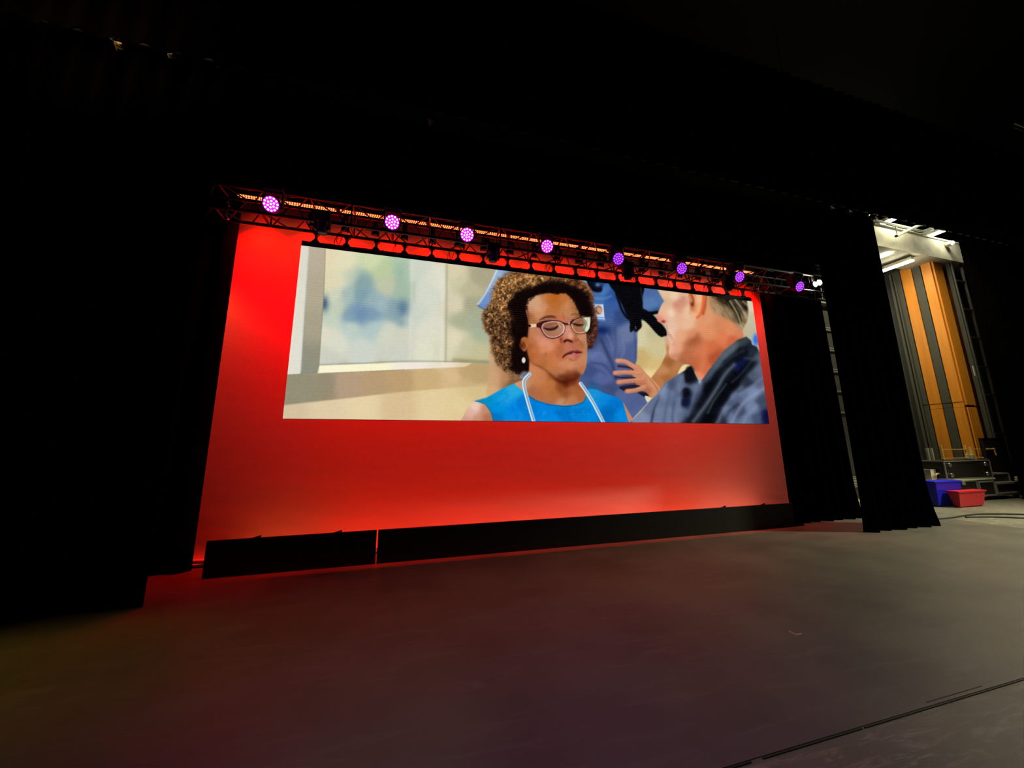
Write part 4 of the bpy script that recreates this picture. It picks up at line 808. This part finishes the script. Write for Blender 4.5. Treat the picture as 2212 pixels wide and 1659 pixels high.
# behind the beam, under the low ceiling
A = at_z(1905, 586, 7.8); B = at_z(1972, 562, 7.8); fluo(A.x, A.y, B.x, B.y, 7.8, 'long lit fluorescent light directly above the striped panels', .10)
A = at_z(1897, 557, 7.95); B = at_z(1922, 548, 7.95); fluo(A.x, A.y, B.x, B.y, 7.95, 'short lit fluorescent light just below the concrete beam', .09)
p = at_y(2060, 523, 6.8); t = thing('bulkhead_lamp', p, 'small round lit lamp at the right end of the concrete beam', 'lamp')
MB().tube((p.x, 6.98, p.z), (p.x, 6.85, p.z), .09, 16).build('lamp_base', M['cream'], t); MB().tube((p.x, 6.85, p.z), (p.x, 6.80, p.z), .075, 16, .05).build('glass', M['lamp_white'], t)
MB().tube((p.x, 6.98, p.z), (p.x, 7.0, p.z), .03).build('stem', M['cream'], t)
# conduits in front of the beam
def pipe_on(pts, Y, r, lab, nm='conduit'):
    P_ = [at_y(x, y, Y) for x, y in pts]
    tag(MB().path(P_, r).build(nm, M['conduit']), lab, 'pipe', 'pale conduits above the beam')
Z6 = lambda *p: [(1860 + a / 8.295, 440 + b / 8.295) for a, b in p]
pipe_on(Z6((200,288),(330,318),(560,370),(880,438),(980,470),(1060,488),(1130,488),(1200,462),(1280,430),(1400,452),(1480,470)), 6.72, .038, 'upper pale conduit running across above the concrete beam')
pipe_on(Z6((220,362),(400,400),(600,446),(800,492),(930,524),(1020,548),(1090,548),(1180,510),(1270,470),(1340,450)), 6.70, .042, 'lower pale conduit running across above the concrete beam')
pipe_on(Z6((630,580),(860,470),(1060,378),(1100,380)), 6.55, .045, 'pale pipe crossing diagonally over the two conduits')
pipe_on(Z6((618,420),(632,470),(648,560)), 6.62, .016, 'thin pale rod hanging by the crossing pipe')
p = at_y(1876, 468, 6.4); tag(MB().path([at_y(1877, 463, 6.4), at_y(1874.5, 467, 6.4), at_y(1875, 472, 6.4), at_y(1879, 479, 6.4)], .03).build('hook', M['steel']), 'curved steel hook hanging beside the conduits', 'hook')
# tall steel tower at the corner
def vert(px, py, Y): return at_y(px, py, Y)
def tower(name, lab, xl, xr, Y, z0, z1, zs_, mt, dp=.35, panel=None):
    t = thing(name, ((xl + xr) / 2, Y, z0), lab, 'ladder')
    for x, nm in ((xl, 'side_rail'), (xr, 'side_rail')): MB().box(x - .03, x + .03, Y - .03, Y + .03, z0, z1, .004).build(nm, mt, t)
    for z in zs_: MB().box(xl, xr, Y - .025, Y + .025, z - .025, z + .025, .004).build('rung', mt, t)
    if panel: MB().box(xl + .03, xr - .03, Y + .03, Y + .05, z0 + .05, z1 - .05).build('back_panel', M[panel], t)
    return t
xl = vert(2048, 548, 7.1).x; xr = vert(2069, 548, 7.1).x
zs_ = [vert(2080, 540 + y_ / 2.96, 7.1).z for y_ in (203, 377, 552, 737, 918)]
tower('ladder_tower', 'tall dark steel ladder tower right of the orange panels', xl, xr, 7.1, 0, vert(2060, 546, 7.1).z, zs_ + [1.9, .9], M['dsteel'])
g_ = MB(); xg = vert(2044, 548, 7.15).x
g_.box(xg - .12, xg - .02, 7.1, 7.2, 0, vert(2045, 546, 7.15).z, .01); tag(g_.build('steel_column', M['grey']), 'grey steel column beside the ladder tower', 'column')
p0 = at_y(2101, 790, 6.95); p1 = at_y(2107, 812, 6.95); tag(MB().tube((p0.x, 6.95, p0.z), (p0.x, 6.95, p1.z), .02).build('handle_bar', M['alu']), 'short light bar fixed to the side of the ladder tower', 'bar')
# sliver between the curtains: steel ladder on a grey panel
xl, xr = 12.72, 13.32; zs_ = []
for y_ in (235, 250, 380, 395, 530, 545, 685, 835): zs_.append(at_y(1760 + 110 / 3.317 + y_ * .05, 640 + y_ / 3.317, 8.0).z)
tower('wall_ladder', 'grey steel ladder seen in the narrow gap between the two right curtains', xl, xr, 8.0, .62, at_y(1786, 668, 8.).z, zs_, M['alu'], panel='grey')
p = at_y(1780, 650, 8.); m = MB(); m.tube((13.0, 8, p.z - .1), (13.0, 8, p.z + .45), .02); m.tube((13.14, 8, p.z - .1), (13.14, 8, p.z + .45), .02); m.box(12.75, 13.25, 7.9, 8.1, p.z - .14, p.z - .08)
tag(m.build('ladder_bracket', M['alu']), 'pale bracket above the steel ladder in the curtain gap', 'bracket')
a = at_y(1830, 992, 8.2); b = at_y(1836, 1022, 8.2)
m = MB()
for k in range(3): m.box(a.x - .05, a.x + .14, 8.2, 8.23, b.z + k * (a.z - b.z) / 3, b.z + (k + .6) * (a.z - b.z) / 3, rot=Matrix.Rotation(.35, 3, 'Y'))
tag(m.build('hazard_strip', M['yellow']), 'yellow striped hazard strip low in the curtain gap', 'strip')
a = at_y(1836, 1028, 8.0); b = at_y(1852, 1052, 8.0)
t = thing('vent_unit', (a.x, 8.0, 0), 'small pale slatted unit at the foot of the curtain gap', 'vent')
MB().box(a.x - .1, b.x + .25, 8.0, 8.2, 0, a.z, .01).build('casing', M['dgrey'], t)
m = MB()
for k in range(7): m.box(a.x - .05, b.x + .2, 7.985, 8.0, b.z + k * (a.z - b.z) / 7, b.z + (k + .45) * (a.z - b.z) / 7)
m.build('slats', M['cream'], t)
a = at_z(1848, 1080, .004); b = at_z(1862, 1084, .004); tag(MB().box(a.x - .3, b.x + .5, b.y, a.y, .0, .004).build('floor_tape', M['yellow']), 'yellow tape line on the floor in the curtain gap', 'tape')
# pipes and grey door left of the panels
for px_, r_k, lb_ in ((1941, .03, 'thin grey riser pipe left of the striped panels'), (1933, .045, 'thick grey riser pipe left of the striped panels')):
    a = at_x(px_ + 8, 700, 17.3); tag(MB().tube((17.38, a.y, .0), (17.38, a.y, 8.0), r_k).build('riser_pipe', M['grey']), lb_, 'pipe')
p = at_x(1996, 985, 17.3); t = thing('wall_strip', (17.4, p.y, 1.0), 'two pale upright strips on the wall above the cream case', 'strip')
for e, nm in ((-.28, 'strip'), (.18, 'strip')):
    c_ = at_y(2007 if e < 0 else 2016, 990, 7.3); MB().box(c_.x - .035, c_.x + .035, 7.28, 7.32, .95, at_y(2005, 968, 7.3).z).build(nm, M['conduit'], t)
q0 = at_y(2003, 990, 7.3).x; q1 = at_y(2018, 990, 7.3).x; MB().box(q0, q1, 7.32, 7.35, 0, at_y(2005, 968, 7.3).z).build('door_leaf', M['grey'], t)
# ---- cases ------------------------------------------------------------------
def case(name, lab, x0, x1, y0, y1, z0, z1, body='ply', edge='alu', e=.022, balls=False, casters=0., latch=0, grp='equipment cases stacked in the wing'):
    t = thing(name, ((x0 + x1) / 2, (y0 + y1) / 2, z0), lab, 'case', grp)
    zb = z0 + casters
    MB().box(x0 + .004, x1 - .004, y0 + .004, y1, zb + .004, z1 - .004).build('body', M[body], t)
    m = MB()
    for x in (x0, x1):
        for y in (y0, y1): m.box(x - e / 2, x + e / 2, y - e / 2, y + e / 2, zb, z1)
    for z in (zb, z1):
        for y in (y0, y1): m.box(x0, x1, y - e / 2, y + e / 2, z - e / 2, z + e / 2)
        for x in (x0, x1): m.box(x - e / 2, x + e / 2, y0, y1, z - e / 2, z + e / 2)
    m.build('metal_edges', M[edge], t)
    if balls:
        for x in (x0 + .22, x1 - .22):
            for z in (zb + .10, z1 - .10): MB().lathe([(.005, -.012), (.06, -.008), (.055, .012), (.02, .022)], 16, Matrix.Translation((x, y0 - .012, z)) @ Matrix.Rotation(math.pi / 2, 4, 'X')).build('corner_disc', M['steel'], t, True)
    for k in range(latch):
        x = x0 + (k + .5) * (x1 - x0) / latch; MB().box(x - .07, x + .07, y0 - .02, y0, z1 - .10, z1 + .02, .006).build('latch', M['alu'], t)
    if casters:
        for x in (x0 + .09, x1 - .09): MB().tube((x - .02, y0 + .08, z0 + casters / 2), (x + .02, y0 + .08, z0 + casters / 2), casters / 2, 16).build('caster', M['rubber'], t)
    return t
Yc_ = 6.57
cx = lambda px, py, Y=Yc_: at_y(px, py, Y).x
cz = lambda px, py, Y=Yc_: at_y(px, py, Y).z
XA, XB = cx(2041, 1010), cx(2140, 1010)
Z0, Z1 = cz(2070, 1034), cz(2070, 996)
case('flight_case', 'large black flight case with four round steel discs, on top of the stack', XA, XB, Yc_, 7.15, Z0, Z1, balls=True, e=.024)
r0 = MB().box(XA - .35, XB + .05, Yc_ - .02, 7.15, Z0 - .065, Z0 - .02, .006); tag(r0.build('case_lid', M['cream']), 'long pale lid board under the large black flight case', 'board', 'equipment cases stacked in the wing')
XL = cx(2114, 1060); ZT = Z0 - .067
case('flight_case', 'black flight case under the pale lid board, behind the red bin', cx(2052, 1050), XL - .03, Yc_, 7.15, 0, ZT - .014, latch=1, casters=.09)
case('flight_case', 'black flight case with grey edges on casters, right of the red bin', XL + .01, cx(2148, 1060), Yc_ - .02, 7.1, 0, cz(2130, 1040), e=.04, casters=.13)
case('cream_case', 'cream case at the left of the stack above the blue bin', cx(2011, 1025, 6.75), XA - .05, 6.75, 7.15, ZT + .05, cz(2020, 1014, 6.75), body='cream', edge='cream', e=.01)
m = MB(); a = at_y(2021, 1030, 6.70); b = at_y(2032, 1023, 6.70); m.path([Vector((a.x, 6.72, a.z - .06)), Vector((a.x + .02, 6.70, a.z + .06)), Vector((a.x + .1, 6.69, b.z)), Vector((b.x, 6.69, b.z)), Vector((b.x + .15, 6.70, b.z - .02)), Vector((b.x + .16, 6.71, b.z - .12))], .028)
tag(m.build('strap_handle', M['brass']), 'curved brown handle in front of the cream case', 'handle')
tag(MB().box(cx(2025, 1035), cx(2052, 1035) - .13, 6.60, 7.1, 0, Z0 - .067, .01).build('support_block', M['ply']), 'dark box behind the blue bin carrying the cream case', 'box')
def bin_(name, lab, x0, x1, y0, y1, z1, m_, ta=.08):
    t = thing(name, ((x0 + x1) / 2, (y0 + y1) / 2, 0), lab, 'bin', 'plastic bins on the wing floor')
    b = bmesh.new(); lo = [(x0 + ta, y0 + ta), (x1 - ta, y0 + ta), (x1 - ta, y1 - ta), (x0 + ta, y1 - ta)]; hi = [(x0, y0), (x1, y0), (x1, y1), (x0, y1)]
    v0 = [b.verts.new((x, y, .004)) for x, y in lo]; v1 = [b.verts.new((x, y, z1)) for x, y in hi]
    b.faces.new(v0[::-1]); b.faces.new(v1)
    for k in range(4): b.faces.new((v0[k], v0[(k + 1) % 4], v1[(k + 1) % 4], v1[k]))
    bmesh.ops.bevel(b, geom=b.edges[:], offset=.025, segments=3, affect='EDGES')
    w = MB(); w.b.free(); w.b = b; w.build('tub', M[m_], t, True)
    MB().box(x0 - .012, x1 + .012, y0 - .012, y1 + .012, z1 - .03, z1 + .008, .012).build('lid', M[m_], t)
bin_('storage_bin', 'blue plastic storage bin on the wing floor beside the curtain', cx(2006, 1060, 6.35), cx(2064, 1060, 6.35), 6.2, 6.55, cz(2040, 1040, 6.2), 'blue', .05)
bin_('storage_bin', 'low red plastic storage bin on the floor in front of the cases', cx(2052, 1064, 6.1), cx(2112, 1064, 6.1), 5.95, 6.17, cz(2080, 1061, 6.0), 'red', .06)
tag(MB().box(cx(2066, 1044, 6.56), cx(2072, 1044, 6.56), 6.545, 6.565, cz(2070, 1051, 6.56), cz(2070, 1041, 6.56)).build('paper_label', M['cream']), 'pale paper label on the black case beside the blue bin', 'label')
# yellow guard rail on the stack
t = thing('guard_rail', ((XA + XB) / 2, 7.0, Z1), 'yellow steel guard rail frame standing on the large flight case', 'rail')
Yr = 6.95
zr0, zr1 = cz(2060, 990, Yr), cz(2060, 971, Yr)
for (xa, xb, z) in ((cx(2035, 971, Yr), cx(2116, 971, Yr), zr1), (cx(2035, 990, Yr), cx(2124, 990, Yr), zr0), (cx(2132, 971, Yr), cx(2148, 971, Yr), zr1)):
    MB().box(xa, xb, Yr - .02, Yr + .02, z - .016, z + .016, .004).build('rail_bar', M['rail'], t)
for px_ in (2034, 2088): MB().box(cx(px_, 975, Yr) - .03, cx(px_, 975, Yr) + .03, Yr - .025, Yr + .025, Z1 + .01, zr1 + .13, .005).build('post', M['rail'], t)
a = at_y(2094, 965, Yr - .1); b = at_y(2099, 984, Yr - .1); MB().tube((a.x, Yr - .1, a.z), (b.x, Yr - .1, b.z), .022, 10, .05).build('lever', M['rail'], t); MB().box(b.x - .06, b.x + .06, Yr - .14, Yr + .02, Z1 + .02, b.z + .03, .01).build('lever_foot', M['cream'], t)
a = at_y(2147, 975, Yr); MB().tube((a.x, Yr, a.z + .1), (a.x + .06, Yr, a.z - .12), .02).build('brace', M['rail'], t)
# dark gear heaped right of the stack
case('equipment_rack', 'dark equipment rack standing behind the stack at the right', cx(2112, 960, 7.0) + .25, cx(2160, 960, 7.05) + .1, 6.98, 7.05, 0, 1.75, edge='truss')
case('trolley_case', 'low black trolley case at the far right of the stack', cx(2150, 1060), cx(2203, 1060), Yc_ - .02, 6.95, 0, cz(2170, 1043), e=.05, casters=.12)
case('flight_case', 'dark case resting on the trolley at the far right', cx(2142, 1030) + .02, cx(2182, 1030), Yc_ + .02, 6.9, cz(2170, 1043) + .03, cz(2170, 1023), e=.03)
m = MB(); z_ = cz(2170, 1064); m.box(cx(2150, 1064), cx(2203, 1064), Yc_ - .06, Yc_ - .03, z_ - .02, z_ + .02); 
tag(m.build('trolley_bar', M['alu']), 'pale bar across the front of the far right trolley', 'bar')
p = at_y(2197, 1034, Yc_ - .1); m = MB(); m.lathe([(.01, -.07), (.05, -.05), (.05, -.01), (.025, 0), (.045, .03), (.03, .06)], 16, Matrix.Translation(p)); tag(m.build('white_knob', M['cream'], None, True), 'small white knob on the corner of the far right trolley', 'knob')
m = MB()
for k in range(7): m.lathe([(.02, 0), (.09 + .01 * (k % 3), .02), (.10, .05), (.03, .07)], 20, Matrix.Translation((XB + .35 + .02 * (k % 2), 6.8, cz(2170, 1023) + .014 + .06 * k)))
tag(m.build('cable_coils', M['rubber'], None, True), 'heap of coiled black cable on the dark case', 'cable')
# far upper right fitting
A = at_y(2191, 267, 4.3); t = thing('strip_light', A, 'white strip light cut off by the right edge, high above the wing', 'ceiling light')
MB().box(A.x, A.x + 2.4, 4.3, 4.38, A.z + .03, A.z + .10, .006).build('housing', M['truss'], t)
MB().tube((A.x, 4.3, A.z), (A.x + 2.4, 4.3, A.z), .016).build('tube', M['conduit'], t); MB().tube((A.x + .05, 4.34, A.z - .07), (A.x + 2.4, 4.34, A.z - .07), .008).build('guard_wire', M['alu'], t)
# pale pipe stubs at the left of the truss
for (xa, ya, xb, yb), lb_ in (((490, 437, 495, 447), 'short metal pipe end left of the truss, the brighter one'), ((486, 463, 493, 474), 'short dark pipe end left of the truss, lower')):
    a = at_y(xa, ya, 5.3); b = at_y(xb, yb, 5.3); tag(MB().tube(a, b, .016).build('pipe_end', M['alu']), lb_, 'pipe')
# ============================ light ==========================================
def light(kind, name, loc, aim, e, col, size=.3, **kw):
    ld = bpy.data.lights.new(name, kind); ld.energy = e; ld.color = col
    if kind == 'AREA': ld.size = size
    else: ld.shadow_soft_size = size
    for k, v in kw.items(): setattr(ld, k, v)
    o = bpy.data.objects.new(name, ld); COL.objects.link(o); o.location = loc
    o.rotation_euler = (Vector(aim) - Vector(loc)).to_track_quat('-Z', 'Y').to_euler(); return o
q = at_z(10, 1485, 0); light('SPOT', 'left_wing_spot', (-7.5, q.y + .6, 4.2), (q.x - .2, q.y, 0), AMB_E, (1., .66, .02), .1, spot_size=math.radians(26), spot_blend=1.)
light('SPOT', 'wing_spot', (17.0, 1.5, 8.5), (11.8, 2.4, 0), WING_E, (1., .93, .60), .4, spot_size=math.radians(74), spot_blend=1.)
light('SPOT', 'wing_spot', (14.5, 5.0, 8.8), (15.4, 6.2, 0), WING2_E, (1., .95, .62), .3, spot_size=math.radians(140), spot_blend=1.)
light('SPOT', 'wing_spot', (14.2, 8.9, 6.6), (17.5, 7.9, 3.8), WING3_E, (1., .92, .62), .3, spot_size=math.radians(130), spot_blend=1.)  # unseen fill spot added to brighten the striped panels, no fitting here
light('SPOT', 'cyc_side_fill', (9.3, 6.05, 5.5), (6.9, 6.28, 1.6), BACK_E, (1., .70, .45), .2, spot_size=math.radians(80), spot_blend=1.)  # added fill, warms the right part of the cyc; no fixture here
light('SPOT', 'cyc_side_fill', (-3.6, 6.05, 4.5), (-2.0, 6.28, .7), BACK_E * .5, (1., .55, .15), .2, spot_size=math.radians(80), spot_blend=1.)  # weaker added fill for the lower left of the cyc
light('SPOT', 'left_wing_spot', (-8.0, 1.5, 3.5), (-3.7, 4.85, 6.7), CL_E, (1., .62, .30), .05, spot_size=math.radians(17), spot_blend=1.)  # unseen narrow spot added to bring out the brass clamp and curtain top
light('SPOT', 'truss_end_lamp', (SPOTP.x + .02, 5.06, SPOTP.z + .02), (5.5, 5.3, 4.95), 40, (1., .98, .80), .04, spot_size=math.radians(110), spot_blend=1.)
w = bpy.data.worlds.new('dark'); SC.world = w; w.use_nodes = True
w.node_tree.nodes['Background'].inputs[0].default_value = (.10, .06, .12, 1); w.node_tree.nodes['Background'].inputs[1].default_value = .0
SC.view_settings.view_transform = 'Standard'; SC.view_settings.look = 'None'; SC.view_settings.exposure = 0; SC.view_settings.gamma = 1
SC.view_settings.use_curve_mapping = False
